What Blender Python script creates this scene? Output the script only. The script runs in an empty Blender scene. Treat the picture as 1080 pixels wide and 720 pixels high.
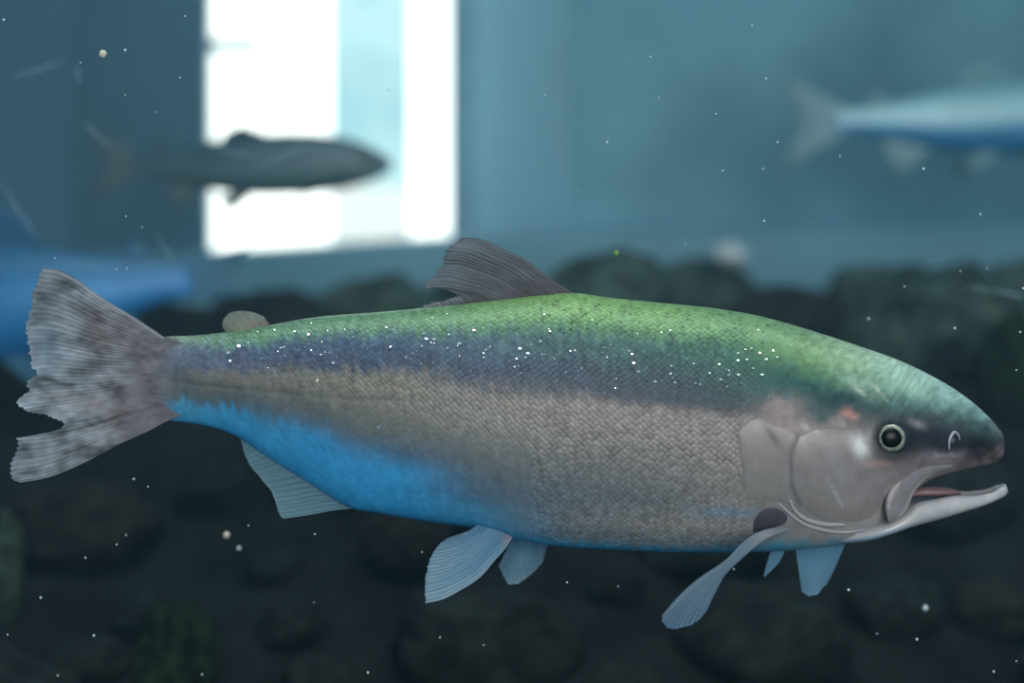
import bpy, bmesh, math, random
import numpy as np
from mathutils import Vector, noise as mnoise

C = bpy.context.scene.collection
SC = bpy.context.scene
rng = random.Random(7)
nrng = np.random.RandomState(5)

# ------------------------------------------------------------------ camera, world, lights
CZ = 0.42            # camera height above the tank bottom
CD = 0.90            # camera to the trout's middle plane
FP = 1500.0          # focal length in pixels of a 1080 wide frame (50 mm on 36 mm)

def P(u, v, Y=0.0):
    """a point seen at photograph pixel (u, v), at depth Y behind the trout's middle plane"""
    d = (CD + Y) / FP
    return ((u - 540.0) * d, Y, CZ + (360.0 - v) * d)

cam_d = bpy.data.cameras.new('camera')
cam = bpy.data.objects.new('camera', cam_d)
C.objects.link(cam)
cam.location = (0, -CD, CZ)
cam.rotation_euler = (math.radians(90), 0, 0)
cam_d.lens = 50
cam_d.sensor_width = 36
cam_d.clip_start = 0.02
cam_d.dof.use_dof = True
cam_d.dof.focus_distance = 0.872
cam_d.dof.aperture_fstop = 2.3
SC.camera = cam

world = bpy.data.worlds.new('world')
SC.world = world
world.use_nodes = True
bg = world.node_tree.nodes['Background']
bg.inputs['Color'].default_value = (0.24, 0.52, 0.74, 1)
bg.inputs['Strength'].default_value = 0.36

def area(name, loc, target, sx, sy, power, col):
    l = bpy.data.lights.new(name, 'AREA')
    l.shape = 'RECTANGLE'; l.size = sx; l.size_y = sy
    l.energy = power; l.color = col
    o = bpy.data.objects.new(name, l); C.objects.link(o)
    o.location = loc
    o.rotation_euler = (Vector(target) - Vector(loc)).to_track_quat('-Z', 'Y').to_euler()
    return o

area('tank_lamp', (0.15, -0.08, 1.75), (0.15, 0.02, 0.4), 1.5, 0.35, 14.0, (0.93, 1.0, 0.97))
area('front_fill', (0.40, -2.4, 0.80), (0.1, 0.0, 0.4), 1.8, 1.3, 39.0, (1.0, 0.98, 0.97))  # unseen soft fill added on the viewer's side of the glass

SC.view_settings.view_transform = 'Standard'
SC.view_settings.look = 'None'
SC.view_settings.exposure = 0.10
SC.view_settings.gamma = 1.0
SC.view_settings.use_curve_mapping = False
SC.cycles.use_denoising = True
SC.cycles.max_bounces = 6
SC.cycles.volume_bounces = 0
SC.cycles.caustics_reflective = False
SC.cycles.caustics_refractive = False

# ------------------------------------------------------------------ helpers
def lin(c):
    c = np.asarray(c, float) / 255.0
    return np.where(c <= 0.04045, c / 12.92, ((c + 0.055) / 1.055) ** 2.4)

def L4(r, g, b):
    a = lin((r, g, b)); return (float(a[0]), float(a[1]), float(a[2]), 1.0)

def tag(o, label=None, cat=None, group=None, kind=None):
    if label: o['label'] = label
    if cat: o['category'] = cat
    if group: o['group'] = group
    if kind: o['kind'] = kind
    return o

def empty(name, loc, label, cat, group=None):
    o = bpy.data.objects.new(name, None); C.objects.link(o)
    o.location = loc
    return tag(o, label, cat, group)

def mesh_obj(name, verts, faces, m, parent=None, smooth=True, col=None, vec=None, mask=None, origin=None):
    """one mesh object; world-space verts; parented while keeping its place; optional point attributes"""
    verts = np.asarray(verts, float)
    off = np.zeros(3)
    if parent is not None:
        p = parent
        while p is not None:
            off += np.array(p.location); p = p.parent
    loc = np.zeros(3)
    if parent is None and origin is not None:
        loc = np.array(origin, float)
    me = bpy.data.meshes.new(name)
    me.from_pydata((verts - off - loc).tolist(), [], faces)
    me.update()
    if smooth:
        me.polygons.foreach_set('use_smooth', [True] * len(me.polygons))
    if col is not None:
        a = me.color_attributes.new('pigment', 'FLOAT_COLOR', 'POINT')
        c4 = np.ones((len(verts), 4)); c4[:, :3] = col
        a.data.foreach_set('color', c4.ravel())
    if mask is not None:
        a = me.color_attributes.new('mask', 'FLOAT_COLOR', 'POINT')
        c4 = np.ones((len(verts), 4)); c4[:, :3] = mask
        a.data.foreach_set('color', c4.ravel())
    if vec is not None:
        a = me.attributes.new('scale_uv', 'FLOAT_VECTOR', 'POINT')
        a.data.foreach_set('vector', np.asarray(vec, float).ravel())
    if m is not None: me.materials.append(m)
    o = bpy.data.objects.new(name, me); C.objects.link(o)
    o.location = loc
    if parent is not None: o.parent = parent
    return o

def grid_faces(n, m, close_m=False, base=0):
    f = []
    for i in range(n - 1):
        for j in range(m if close_m else m - 1):
            a = base + i * m + j; b = base + i * m + (j + 1) % m
            f.append((a, b, b + m, a + m))
    return f

def interp(x, xs, ys):
    return np.interp(x, xs, ys)

def smooth_interp(x, xs, ys):
    """Catmull-Rom like (monotone enough) interpolation through control points"""
    xs = np.asarray(xs, float); ys = np.asarray(ys, float)
    d = np.gradient(ys, xs)
    sl = np.diff(ys) / np.diff(xs)
    for k in range(len(sl)):
        if sl[k] == 0: d[k] = d[k + 1] = 0
    x = np.clip(x, xs[0], xs[-1])
    k = np.clip(np.searchsorted(xs, x, side='right') - 1, 0, len(xs) - 2)
    h = xs[k + 1] - xs[k]; t = (x - xs[k]) / h
    return ((2*t**3 - 3*t**2 + 1) * ys[k] + (t**3 - 2*t**2 + t) * h * d[k]
            + (-2*t**3 + 3*t**2) * ys[k + 1] + (t**3 - t**2) * h * d[k + 1])

def sstep(a, b, x):
    t = np.clip((x - a) / (b - a), 0, 1); return t * t * (3 - 2 * t)

def resample(pts, n):
    pts = np.asarray(pts, float)
    s = np.concatenate([[0], np.cumsum(np.linalg.norm(np.diff(pts, axis=0), axis=1))])
    t = np.linspace(0, s[-1], n)
    return np.stack([np.interp(t, s, pts[:, k]) for k in range(pts.shape[1])], 1)

def spline(pts, n):
    """smooth curve through points, uniformly resampled"""
    pts = np.asarray(pts, float)
    s = np.concatenate([[0], np.cumsum(np.linalg.norm(np.diff(pts, axis=0), axis=1))])
    t = np.linspace(0, s[-1], n)
    return np.stack([smooth_interp(t, s, pts[:, k]) for k in range(pts.shape[1])], 1)

# ------------------------------------------------------------------ materials
def new_mat(name):
    m = bpy.data.materials.new(name); m.use_nodes = True
    return m, m.node_tree, m.node_tree.nodes['Principled BSDF']

def nd(t, typ, **kw):
    n = t.nodes.new(typ)
    for k, v in kw.items(): setattr(n, k, v)
    return n

def math_n(t, op, a, b=None):
    n = t.nodes.new('ShaderNodeMath'); n.operation = op
    for i, x in enumerate((a, b)):
        if x is None: continue
        if hasattr(x, 'links') or hasattr(x, 'is_linked'): t.links.new(x, n.inputs[i])
        else: n.inputs[i].default_value = x
    return n.outputs[0]

def plain(name, rgb, rough=0.5, metal=0.0, spec=0.5, var=0.0, nscale=8.0, bump=0.0, col2=None):
    m, t, b = new_mat(name)
    b.inputs['Roughness'].default_value = rough
    b.inputs['Metallic'].default_value = metal
    b.inputs['Specular IOR Level'].default_value = spec
    c = L4(*rgb)
    if var > 0 or col2 is not None or bump > 0:
        tc = nd(t, 'ShaderNodeTexCoord')
        nz = nd(t, 'ShaderNodeTexNoise'); nz.inputs['Scale'].default_value = nscale; nz.inputs['Detail'].default_value = 5
        t.links.new(tc.outputs['Object'], nz.inputs['Vector'])
        rp = nd(t, 'ShaderNodeValToRGB')
        c2 = L4(*col2) if col2 else tuple(x * (1 + var) for x in c[:3]) + (1,)
        rp.color_ramp.elements[0].position = 0.38; rp.color_ramp.elements[1].position = 0.64
        rp.color_ramp.elements[0].color = tuple(x * (1 - var) for x in c[:3]) + (1,)
        rp.color_ramp.elements[1].color = c2
        t.links.new(nz.outputs['Fac'], rp.inputs['Fac'])
        t.links.new(rp.outputs['Color'], b.inputs['Base Color'])
        if bump > 0:
            nz2 = nd(t, 'ShaderNodeTexNoise'); nz2.inputs['Scale'].default_value = nscale * 6; nz2.inputs['Detail'].default_value = 6
            t.links.new(tc.outputs['Object'], nz2.inputs['Vector'])
            bp = nd(t, 'ShaderNodeBump'); bp.inputs['Strength'].default_value = bump; bp.inputs['Distance'].default_value = 0.01
            t.links.new(nz2.outputs['Fac'], bp.inputs['Height']); t.links.new(bp.outputs['Normal'], b.inputs['Normal'])
    else:
        b.inputs['Base Color'].default_value = c
    return m

def skin_mat(name, scales=True, rough=0.36, spots=True):
    """fish skin: pigment from the point colours, scale lattice (fine relief), dark speckles where the mask says"""
    m, t, b = new_mat(name)
    at = nd(t, 'ShaderNodeAttribute', attribute_name='pigment')
    mk = nd(t, 'ShaderNodeAttribute', attribute_name='mask')
    sep = nd(t, 'ShaderNodeSeparateColor'); t.links.new(mk.outputs['Color'], sep.inputs['Color'])
    uv = nd(t, 'ShaderNodeAttribute', attribute_name='scale_uv')
    sx = nd(t, 'ShaderNodeSeparateXYZ'); t.links.new(uv.outputs['Vector'], sx.inputs['Vector'])
    # scales: a slightly irregular diamond lattice, each scale domed and with a tone of its own
    mp = nd(t, 'ShaderNodeMapping'); mp.vector_type = 'POINT'
    mp.inputs['Rotation'].default_value = (0, 0, math.radians(45)); mp.inputs['Scale'].default_value = (0.185, 0.225, 0.02)
    t.links.new(uv.outputs['Vector'], mp.inputs['Vector'])
    mpr = nd(t, 'ShaderNodeMapping'); mpr.inputs['Rotation'].default_value = (0, 0, math.radians(45)); mp.inputs['Rotation'].default_value = (0, 0, 0)
    t.links.new(mp.outputs['Vector'], mpr.inputs['Vector'])
    vor = nd(t, 'ShaderNodeTexVoronoi'); vor.inputs['Scale'].default_value = 1.0; vor.inputs['Randomness'].default_value = 0.42
    vor.voronoi_dimensions = '2D'
    t.links.new(mpr.outputs['Vector'], vor.inputs['Vector'])
    sc_ = nd(t, 'ShaderNodeSeparateColor'); t.links.new(vor.outputs['Color'], sc_.inputs['Color'])
    h = math_n(t, 'SUBTRACT', 0.42, vor.outputs['Distance'])
    hm = math_n(t, 'MULTIPLY', h, sep.outputs['Red'])
    # tall streaks (pigment rows run up and down the flank)
    nst = nd(t, 'ShaderNodeTexNoise'); nst.inputs['Scale'].default_value = 1.0; nst.inputs['Detail'].default_value = 3
    mp2 = nd(t, 'ShaderNodeMapping'); mp2.inputs['Scale'].default_value = (0.16, 0.045, 0.1)
    t.links.new(uv.outputs['Vector'], mp2.inputs['Vector']); t.links.new(mp2.outputs['Vector'], nst.inputs['Vector'])
    tone = math_n(t, 'ADD', math_n(t, 'MULTIPLY', hm, 0.55),
                  math_n(t, 'MULTIPLY', math_n(t, 'SUBTRACT', sc_.outputs['Red'], 0.5), 0.34))
    tone = math_n(t, 'ADD', tone, math_n(t, 'MULTIPLY', math_n(t, 'SUBTRACT', nst.outputs['Fac'], 0.5), 0.85))
    tone = math_n(t, 'MULTIPLY', tone, math_n(t, 'ADD', math_n(t, 'MULTIPLY', sep.outputs['Red'], 0.9), 0.1))
    tone = math_n(t, 'ADD', tone, 1.0)
    # blotches over head and body
    nb = nd(t, 'ShaderNodeTexNoise'); nb.inputs['Scale'].default_value = 0.05; nb.inputs['Detail'].default_value = 6
    t.links.new(uv.outputs['Vector'], nb.inputs['Vector'])
    tone = math_n(t, 'MULTIPLY', tone, math_n(t, 'ADD', math_n(t, 'MULTIPLY', nb.outputs['Fac'], 0.5), 0.75))
    nh = nd(t, 'ShaderNodeTexNoise'); nh.inputs['Scale'].default_value = 0.11; nh.inputs['Detail'].default_value = 8; nh.inputs['Roughness'].default_value = 0.65
    t.links.new(uv.outputs['Vector'], nh.inputs['Vector'])
    hmot = math_n(t, 'MULTIPLY', math_n(t, 'SUBTRACT', nh.outputs['Fac'], 0.5), math_n(t, 'ADD', math_n(t, 'MULTIPLY', sep.outputs['Blue'], 1.5), 0.35))
    tone = math_n(t, 'MULTIPLY', tone, math_n(t, 'ADD', hmot, 1.0))
    # speckles
    vs = nd(t, 'ShaderNodeTexVoronoi'); vs.inputs['Scale'].default_value = 0.13; vs.inputs['Randomness'].default_value = 0.95
    t.links.new(uv.outputs['Vector'], vs.inputs['Vector'])
    sp = nd(t, 'ShaderNodeMapRange'); sp.inputs['From Min'].default_value = 0.30; sp.inputs['From Max'].default_value = 0.14
    t.links.new(vs.outputs['Distance'], sp.inputs['Value'])
    dark = math_n(t, 'SUBTRACT', 1.0, math_n(t, 'MULTIPLY', math_n(t, 'MULTIPLY', sp.outputs[0], sep.outputs['Green']), 0.62))
    tone = math_n(t, 'MULTIPLY', tone, dark)
    mul = nd(t, 'ShaderNodeVectorMath', operation='SCALE')
    t.links.new(at.outputs['Color'], mul.inputs[0]); t.links.new(tone, mul.inputs['Scale'])
    t.links.new(mul.outputs['Vector'], b.inputs['Base Color'])
    b.inputs['Roughness'].default_value = rough
    b.inputs['Metallic'].default_value = 0.08
    b.inputs['Specular IOR Level'].default_value = 0.22
    bp = nd(t, 'ShaderNodeBump'); bp.inputs['Strength'].default_value = 0.35; bp.inputs['Distance'].default_value = 0.0008
    t.links.new(hm, bp.inputs['Height']); t.links.new(bp.outputs['Normal'], b.inputs['Normal'])
    return m

def fin_mat(name, trans=0.35, rough=0.45):
    m, t, b = new_mat(name)
    at = nd(t, 'ShaderNodeAttribute', attribute_name='pigment')
    t.links.new(at.outputs['Color'], b.inputs['Base Color'])
    b.inputs['Roughness'].default_value = rough
    b.inputs['Specular IOR Level'].default_value = 0.35
    tr = nd(t, 'ShaderNodeBsdfTranslucent'); t.links.new(at.outputs['Color'], tr.inputs['Color'])
    mx = nd(t, 'ShaderNodeMixShader'); mx.inputs[0].default_value = trans
    out = t.nodes['Material Output']
    t.links.new(b.outputs[0], mx.inputs[1]); t.links.new(tr.outputs[0], mx.inputs[2])
    t.links.new(mx.outputs[0], out.inputs['Surface'])
    return m

M_skin = skin_mat('trout_skin')
M_fin = fin_mat('fin_membrane')
M_plate = skin_mat('gill_plate_skin', rough=0.30)

# ------------------------------------------------------------------ the setting
def box_geo(x0, x1, y0, y1, z0, z1):
    v = [(x0,y0,z0),(x1,y0,z0),(x1,y1,z0),(x0,y1,z0),(x0,y0,z1),(x1,y0,z1),(x1,y1,z1),(x0,y1,z1)]
    f = [(0,3,2,1),(4,5,6,7),(0,1,5,4),(1,2,6,5),(2,3,7,6),(3,0,4,7)]
    return v, f

def struct(name, v, f, m, parent=None, smooth=False):
    o = mesh_obj(name, v, f, m, parent, smooth=smooth)
    if parent is None: o['kind'] = 'structure'
    return o

M_wall_dark = plain('wall_dark_teal', (86, 130, 156), rough=0.7, var=0.10, nscale=1.6)
M_wall_blue = plain('wall_blue_teal', (90, 148, 172), rough=0.65, var=0.18, nscale=2.2, col2=(120, 180, 200))  # most of the water haze's blue is put into the wall colours
M_ledge = plain('ledge_teal', (110, 168, 192), rough=0.6, var=0.08, nscale=3.0)
M_floor = plain('tank_bottom_gravel', (24, 28, 29), rough=0.9, var=0.35, nscale=14, bump=0.8, spec=0.15)
M_reveal_glow = plain('reveal_painted_glow', (136, 190, 208), rough=0.6, var=0.05, nscale=3.0)

YB = 1.90            # back wall front face
YW = 2.30            # window plane (deep reveal)
XL, XR, ZT = -1.55, 1.55, 1.75

def floor_z(x, y):
    t = np.clip((y - 0.20) / 0.95, 0, 1); t = t * t * (3 - 2 * t)
    z = 0.10 + 0.34 * t
    return z + 0.018 * np.sin(3.1 * x + 1.3) * t + 0.012 * np.sin(9 * x + 4 * y)

nx, ny = 120, 90
gx = np.linspace(XL, XR, nx); gy = np.linspace(-0.20, YB, ny)
GX, GY = np.meshgrid(gx, gy)
GZ = floor_z(GX, GY)
for j in range(ny):
    for i in range(nx):
        GZ[j, i] += 0.012 * mnoise.noise((GX[j, i] * 9, GY[j, i] * 9, 0.3)) + 0.006 * mnoise.noise((GX[j, i] * 31, GY[j, i] * 31, 7.3))
top = np.stack([GX, GY, GZ], -1).reshape(-1, 3)
fv = top.tolist(); ff = grid_faces(ny, nx)
bb = len(fv)
fv += [(XL, -0.20, -0.05), (XR, -0.20, -0.05), (XR, YB, -0.05), (XL, YB, -0.05)]
ff.append((bb, bb + 3, bb + 2, bb + 1))
ff.append(tuple([bb, bb + 1] + [nx - 1 - i for i in range(nx)]))
ff.append(tuple([bb + 2, bb + 3] + [(ny - 1) * nx + i for i in range(nx)]))
ff.append(tuple([bb + 3, bb] + [j * nx for j in range(ny)]))
ff.append(tuple([bb + 1, bb + 2] + [(ny - 1 - j) * nx + nx - 1 for j in range(ny)]))
floor = struct('floor', fv, ff, M_floor, smooth=True)

v, f = box_geo(XL - 0.06, XL, -0.20, YB, -0.05, ZT); struct('wall_left', v, f, M_wall_dark)
v, f = box_geo(XR, XR + 0.06, -0.20, YB, -0.05, ZT); struct('wall_right', v, f, M_wall_blue)

# back wall: left panel, right panel (splayed reveal shaped to catch the window's light), strip under the window
dB, dW = CD + YB, CD + YW
wx0 = (222 - 540) / FP * dW            # window opening at the window plane
wx1 = (475 - 540) / FP * dW
wz0 = CZ + (360 - 264) / FP * dW
ox0 = (219 - 540) / FP * dB            # opening at the wall face
ox1 = (604 - 540) / FP * dB
oz0 = CZ + (360 - 268) / FP * dB
# left of the window
def prism(pts_xy, z0, z1):
    n = len(pts_xy)
    v = [(x, y, z0) for x, y in pts_xy] + [(x, y, z1) for x, y in pts_xy]
    f = [tuple(range(n - 1, -1, -1)), tuple(range(n, 2 * n))]
    f += [(i, (i + 1) % n, n + (i + 1) % n, n + i) for i in range(n)]
    return v, f
v1, f1 = prism([(XL, YB), (ox0, YB), (wx0, YW), (wx0, YW + 0.06), (XL, YW + 0.06)], oz0, ZT)
wl = struct('wall_back', v1, f1, M_wall_dark)
v1, f1 = prism([(ox1, YB), (XR, YB), (XR, YW + 0.06), (wx1, YW + 0.06), (wx1, YW)], oz0, ZT)
struct('wall_back.001', v1, f1, M_wall_blue)
v1, f1 = box_geo(XL, XR, YB, YW + 0.06, -0.05, oz0)
struct('wall_back.002', v1, f1, M_ledge)
# the two shallow wall panels left of the window: a dark upright pier
v1, f1 = box_geo((84 - 540) / FP * (dB - .04), (206 - 540) / FP * (dB - .04), YB - 0.04, YB, oz0 - 0.02, ZT)
struct('trim_1', v1, f1, plain('pier_dark', (74, 114, 138), rough=0.7, var=0.12, nscale=2.5))
# long ledge at the foot of the right wall, rising a little to the right
def pz(v, d): return CZ + (360 - v) / FP * d
lv = []
for (x, ztop) in ((XL, pz(262, dB)), (ox0, pz(264, dB)), (ox1, pz(240, dB)), (XR, pz(226, dB))):
    lv += [(x, YB - 0.10, ztop - 0.015), (x, YB - 0.0, ztop), (x, YB, 0.3), (x, YB - 0.10, 0.3)]
lf = [(0, 1, 2, 3), (12, 15, 14, 13)]
for k in range(3):
    a = k * 4
    for q in range(4):
        lf.append((a + q, a + 4 + q, a + 4 + (q + 1) % 4, a + (q + 1) % 4))
struct('trim_2', lv, lf, M_ledge)

v1, f1 = prism([(ox1 - 0.002, YB - 0.012), (ox1 + 0.004, YB), (wx1 + 0.02, YW - 0.002), (wx1 + 0.01, YW - 0.012)][::-1], oz0, ZT)
struct('trim_3', v1, f1, M_reveal_glow)  # pale board added over the splay, painting the window's glow
# window at the back
def emit_mat(name, rgb, s, dim=None, nscale=3.0):
    m = bpy.data.materials.new(name); m.use_nodes = True
    t = m.node_tree; t.nodes.remove(t.nodes['Principled BSDF'])
    e = nd(t, 'ShaderNodeEmission'); e.inputs['Strength'].default_value = s
    e.inputs['Color'].default_value = L4(*rgb)
    if dim:
        tc = nd(t, 'ShaderNodeTexCoord'); nz = nd(t, 'ShaderNodeTexNoise'); nz.inputs['Scale'].default_value = nscale
        t.links.new(tc.outputs['Object'], nz.inputs['Vector'])
        rp = nd(t, 'ShaderNodeValToRGB'); rp.color_ramp.elements[0].position = 0.36; rp.color_ramp.elements[1].position = 0.55
        rp.color_ramp.elements[0].color = L4(*dim); rp.color_ramp.elements[1].color = L4(*rgb)
        t.links.new(nz.outputs['Fac'], rp.inputs['Fac']); t.links.new(rp.outputs['Color'], e.inputs['Color'])
    t.links.new(e.outputs[0], t.nodes['Material Output'].inputs['Surface'])
    return m
M_day = emit_mat('daylit_glass', (240, 255, 255), 2.6)
M_frost = emit_mat('daylit_frosted_glass', (192, 242, 252), 1.12, dim=(166, 222, 236), nscale=5.0)
M_low = emit_mat('daylit_lower_glass', (232, 250, 252), 1.15)
M_wframe = plain('window_frame_blue', (104, 150, 166), rough=0.5)
win = bpy.data.objects.new('window_2', None); C.objects.link(win); win['kind'] = 'structure'
win.location = (wx0, YW, wz0)
def wx(u): return (u - 540) / FP * dW
zq = pz(196, dW)
for (u0, u1, z0_, z1_, m) in ((222, 350, wz0, zq, M_day), (222, 350, zq, ZT, M_day), (350, 431, wz0, zq, M_low), (350, 431, zq, ZT, M_frost),
                              (431, 475, wz0, zq, M_day), (431, 475, zq, ZT, M_day)):
    v1, f1 = box_geo(wx(u0), wx(u1), YW + 0.02, YW + 0.03, z0_, z1_)
    struct('pane', v1, f1, m, win)
for (u0, u1, y0) in ((216, 222.5, -.005), (474, 481, -.005)):
    v1, f1 = box_geo(wx(u0), wx(u1), YW + y0, YW + 0.05, wz0 - 0.01, ZT)
    struct('frame', v1, f1, M_wframe, win)
v1, f1 = box_geo(wx(216), wx(481), YW - 0.03, YW + 0.05, wz0 - 0.03, wz0)
struct('sill', v1, f1, M_wframe, win)
v1, f1 = box_geo(wx(222), wx(276), YW - 0.01, YW + 0.018, pz(54, dW), pz(42, dW))
struct('glazing_bar', v1, f1, M_wframe, win)
v1, f1 = box_geo(wx(349.2), wx(350.8), YW + 0.005, YW + 0.02, wz0, ZT)
struct('glazing_bar', v1, f1, plain('mullion_pale', (215, 242, 244), rough=0.5), win)
v1, f1 = box_geo(wx(430), wx(432), YW + 0.005, YW + 0.02, wz0, ZT)
struct('glazing_bar', v1, f1, bpy.data.materials['mullion_pale'], win)

# front viewing glass, with its scratches
mg = bpy.data.materials.new('clear_viewing_glass'); mg.use_nodes = True
tt = mg.node_tree; tt.nodes.remove(tt.nodes['Principled BSDF'])
tb = nd(tt, 'ShaderNodeBsdfTransparent'); tb.inputs['Color'].default_value = (0.97, 0.985, 0.98, 1)
tt.links.new(tb.outputs[0], tt.nodes['Material Output'].inputs['Surface'])
YG = -0.22
v1, f1 = box_geo(XL - 0.06, XR + 0.06, YG, YG + 0.012, -0.05, ZT)
glass = struct('window_1', v1, f1, mg)
M_scr = plain('scratch_white', (120, 150, 165), rough=0.6)

# water: thin haze filling the tank
mw = bpy.data.materials.new('hazy_water'); mw.use_nodes = True
tt = mw.node_tree; tt.nodes.remove(tt.nodes['Principled BSDF'])
vs_ = nd(tt, 'ShaderNodeVolumeScatter'); vs_.inputs['Color'].default_value = (0.32, 0.74, 1.0, 1)
vs_.inputs['Density'].default_value = 0.09; vs_.inputs['Anisotropy'].default_value = 0.3
tt.links.new(vs_.outputs[0], tt.nodes['Material Output'].inputs['Volume'])
v1, f1 = box_geo(XL + 0.002, XR - 0.002, YG + 0.02, YB - 0.002, 0.0, 1.3)
water = struct('water', v1, f1, mw)

# ------------------------------------------------------------------ the main trout
XS = 0.0006
up_u = [126, 128, 134, 144, 158, 174, 200, 240, 283, 330, 400, 450, 520, 575, 606, 640, 700, 760, 800, 830, 860, 900, 950, 985, 1010, 1035, 1050, 1057, 1059.5]
up_v = [396, 386, 375, 365, 358.5, 355, 354, 350, 343, 335, 329, 324.5, 317, 311, 309, 313.5, 319.5, 326, 333, 341, 350, 363, 381, 398, 413, 433, 449, 460, 471]
lo_u = [126, 128, 134, 144, 158, 177, 200, 250, 286, 328, 372, 400, 450, 505, 540, 580, 650, 720, 800, 860, 895, 915, 932, 945, 955, 966, 980, 1000, 1018, 1035, 1050, 1057, 1059.5]
lo_v = [406, 417, 428, 436, 441, 443.5, 446, 460, 485, 511, 536, 541, 549.5, 558, 568, 574.5, 579, 582, 581, 577, 571, 563, 551, 537, 524, 513.5, 505, 499, 494.5, 491, 487.5, 480, 473]
w_u = [126, 138, 150, 166, 182, 205, 250, 350, 450, 600, 750, 840, 900, 950, 1000, 1030, 1048, 1057, 1059.5]
w_y = [.0004, .0014, .0030, .0052, .0078, .0112, .016, .027, .036, .043, .046, .0455, .042, .0345, .024, .0165, .0105, .005, .0008]
NE = 2.15
def f_up(u): return smooth_interp(u, up_u, up_v)
def f_lo(u): return smooth_interp(u, lo_u, lo_v)
def f_w(u): return smooth_interp(u, w_u, w_y)

def skin_y(u_body, z):
    """half thickness of the body (positive) at station u_body (px at the middle plane) and height z"""
    t_ = CZ + (360 - f_up(u_body)) * XS; b_ = CZ + (360 - f_lo(u_body)) * XS
    zc = (t_ + b_) / 2; h = np.maximum((t_ - b_) / 2, 1e-5)
    q = np.clip(np.abs((z - zc) / h), 0, 1)
    return f_w(u_body) * np.maximum(1 - q ** NE, 0) ** (1 / NE)

def on_skin(u, v, lift=0.0, it=6):
    """points of the near flank that show at photograph pixels (u, v), pushed outwards by lift"""
    u = np.asarray(u, float); v = np.asarray(v, float)
    Y = np.zeros_like(u)
    for _ in range(it):
        d = (CD + Y) / FP
        ub = 540 + (u - 540) * d / XS; z = CZ + (360 - v) * d
        Y = -skin_y(ub, z)
    Y = Y - lift
    d = (CD + Y) / FP
    return np.stack([(u - 540) * d, Y, CZ + (360 - v) * d], -1)

# pigment chart, with blue light painted into the belly: for stations along the fish, colours from back to belly
chart = {
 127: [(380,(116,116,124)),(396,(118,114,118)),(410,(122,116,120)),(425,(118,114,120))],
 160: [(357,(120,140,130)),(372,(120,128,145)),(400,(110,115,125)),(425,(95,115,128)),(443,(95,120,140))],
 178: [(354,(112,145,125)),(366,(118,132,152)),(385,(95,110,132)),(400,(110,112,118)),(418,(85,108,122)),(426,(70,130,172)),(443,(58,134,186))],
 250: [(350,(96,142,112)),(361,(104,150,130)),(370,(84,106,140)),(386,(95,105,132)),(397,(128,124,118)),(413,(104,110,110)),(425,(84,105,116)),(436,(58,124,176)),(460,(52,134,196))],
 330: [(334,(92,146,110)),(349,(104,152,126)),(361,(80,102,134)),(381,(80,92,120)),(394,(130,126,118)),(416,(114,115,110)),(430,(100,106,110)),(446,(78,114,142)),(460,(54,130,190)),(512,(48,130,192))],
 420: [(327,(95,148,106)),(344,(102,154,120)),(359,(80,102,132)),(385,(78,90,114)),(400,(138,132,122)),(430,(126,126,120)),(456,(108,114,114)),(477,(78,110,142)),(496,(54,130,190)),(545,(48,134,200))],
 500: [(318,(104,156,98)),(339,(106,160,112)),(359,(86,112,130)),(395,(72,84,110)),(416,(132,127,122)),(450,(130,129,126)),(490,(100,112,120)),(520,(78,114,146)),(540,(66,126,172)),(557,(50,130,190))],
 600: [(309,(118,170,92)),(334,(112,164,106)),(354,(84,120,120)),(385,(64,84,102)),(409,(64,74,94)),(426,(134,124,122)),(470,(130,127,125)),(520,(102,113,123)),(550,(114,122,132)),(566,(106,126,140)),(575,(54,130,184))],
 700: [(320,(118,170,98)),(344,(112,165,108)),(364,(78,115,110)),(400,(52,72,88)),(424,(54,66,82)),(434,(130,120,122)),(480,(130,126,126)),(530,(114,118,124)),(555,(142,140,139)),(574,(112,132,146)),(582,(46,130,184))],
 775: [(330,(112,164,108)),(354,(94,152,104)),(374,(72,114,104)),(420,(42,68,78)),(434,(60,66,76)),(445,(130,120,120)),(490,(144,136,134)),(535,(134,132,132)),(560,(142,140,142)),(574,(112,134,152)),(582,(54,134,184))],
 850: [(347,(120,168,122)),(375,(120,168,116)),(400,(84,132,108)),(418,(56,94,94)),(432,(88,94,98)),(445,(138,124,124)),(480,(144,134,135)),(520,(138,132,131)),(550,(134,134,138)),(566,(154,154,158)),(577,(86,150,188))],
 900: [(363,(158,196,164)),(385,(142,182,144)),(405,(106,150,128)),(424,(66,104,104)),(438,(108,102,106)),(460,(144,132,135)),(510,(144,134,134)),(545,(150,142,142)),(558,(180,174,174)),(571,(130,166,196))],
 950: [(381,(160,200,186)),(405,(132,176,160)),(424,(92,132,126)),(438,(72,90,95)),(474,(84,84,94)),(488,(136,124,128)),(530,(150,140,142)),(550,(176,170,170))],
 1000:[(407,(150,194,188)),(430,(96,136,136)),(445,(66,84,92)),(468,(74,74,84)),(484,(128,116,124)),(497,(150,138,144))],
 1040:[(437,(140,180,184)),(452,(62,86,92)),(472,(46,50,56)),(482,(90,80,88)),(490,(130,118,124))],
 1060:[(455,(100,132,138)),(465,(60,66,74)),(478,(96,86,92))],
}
cu = sorted(chart)
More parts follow.
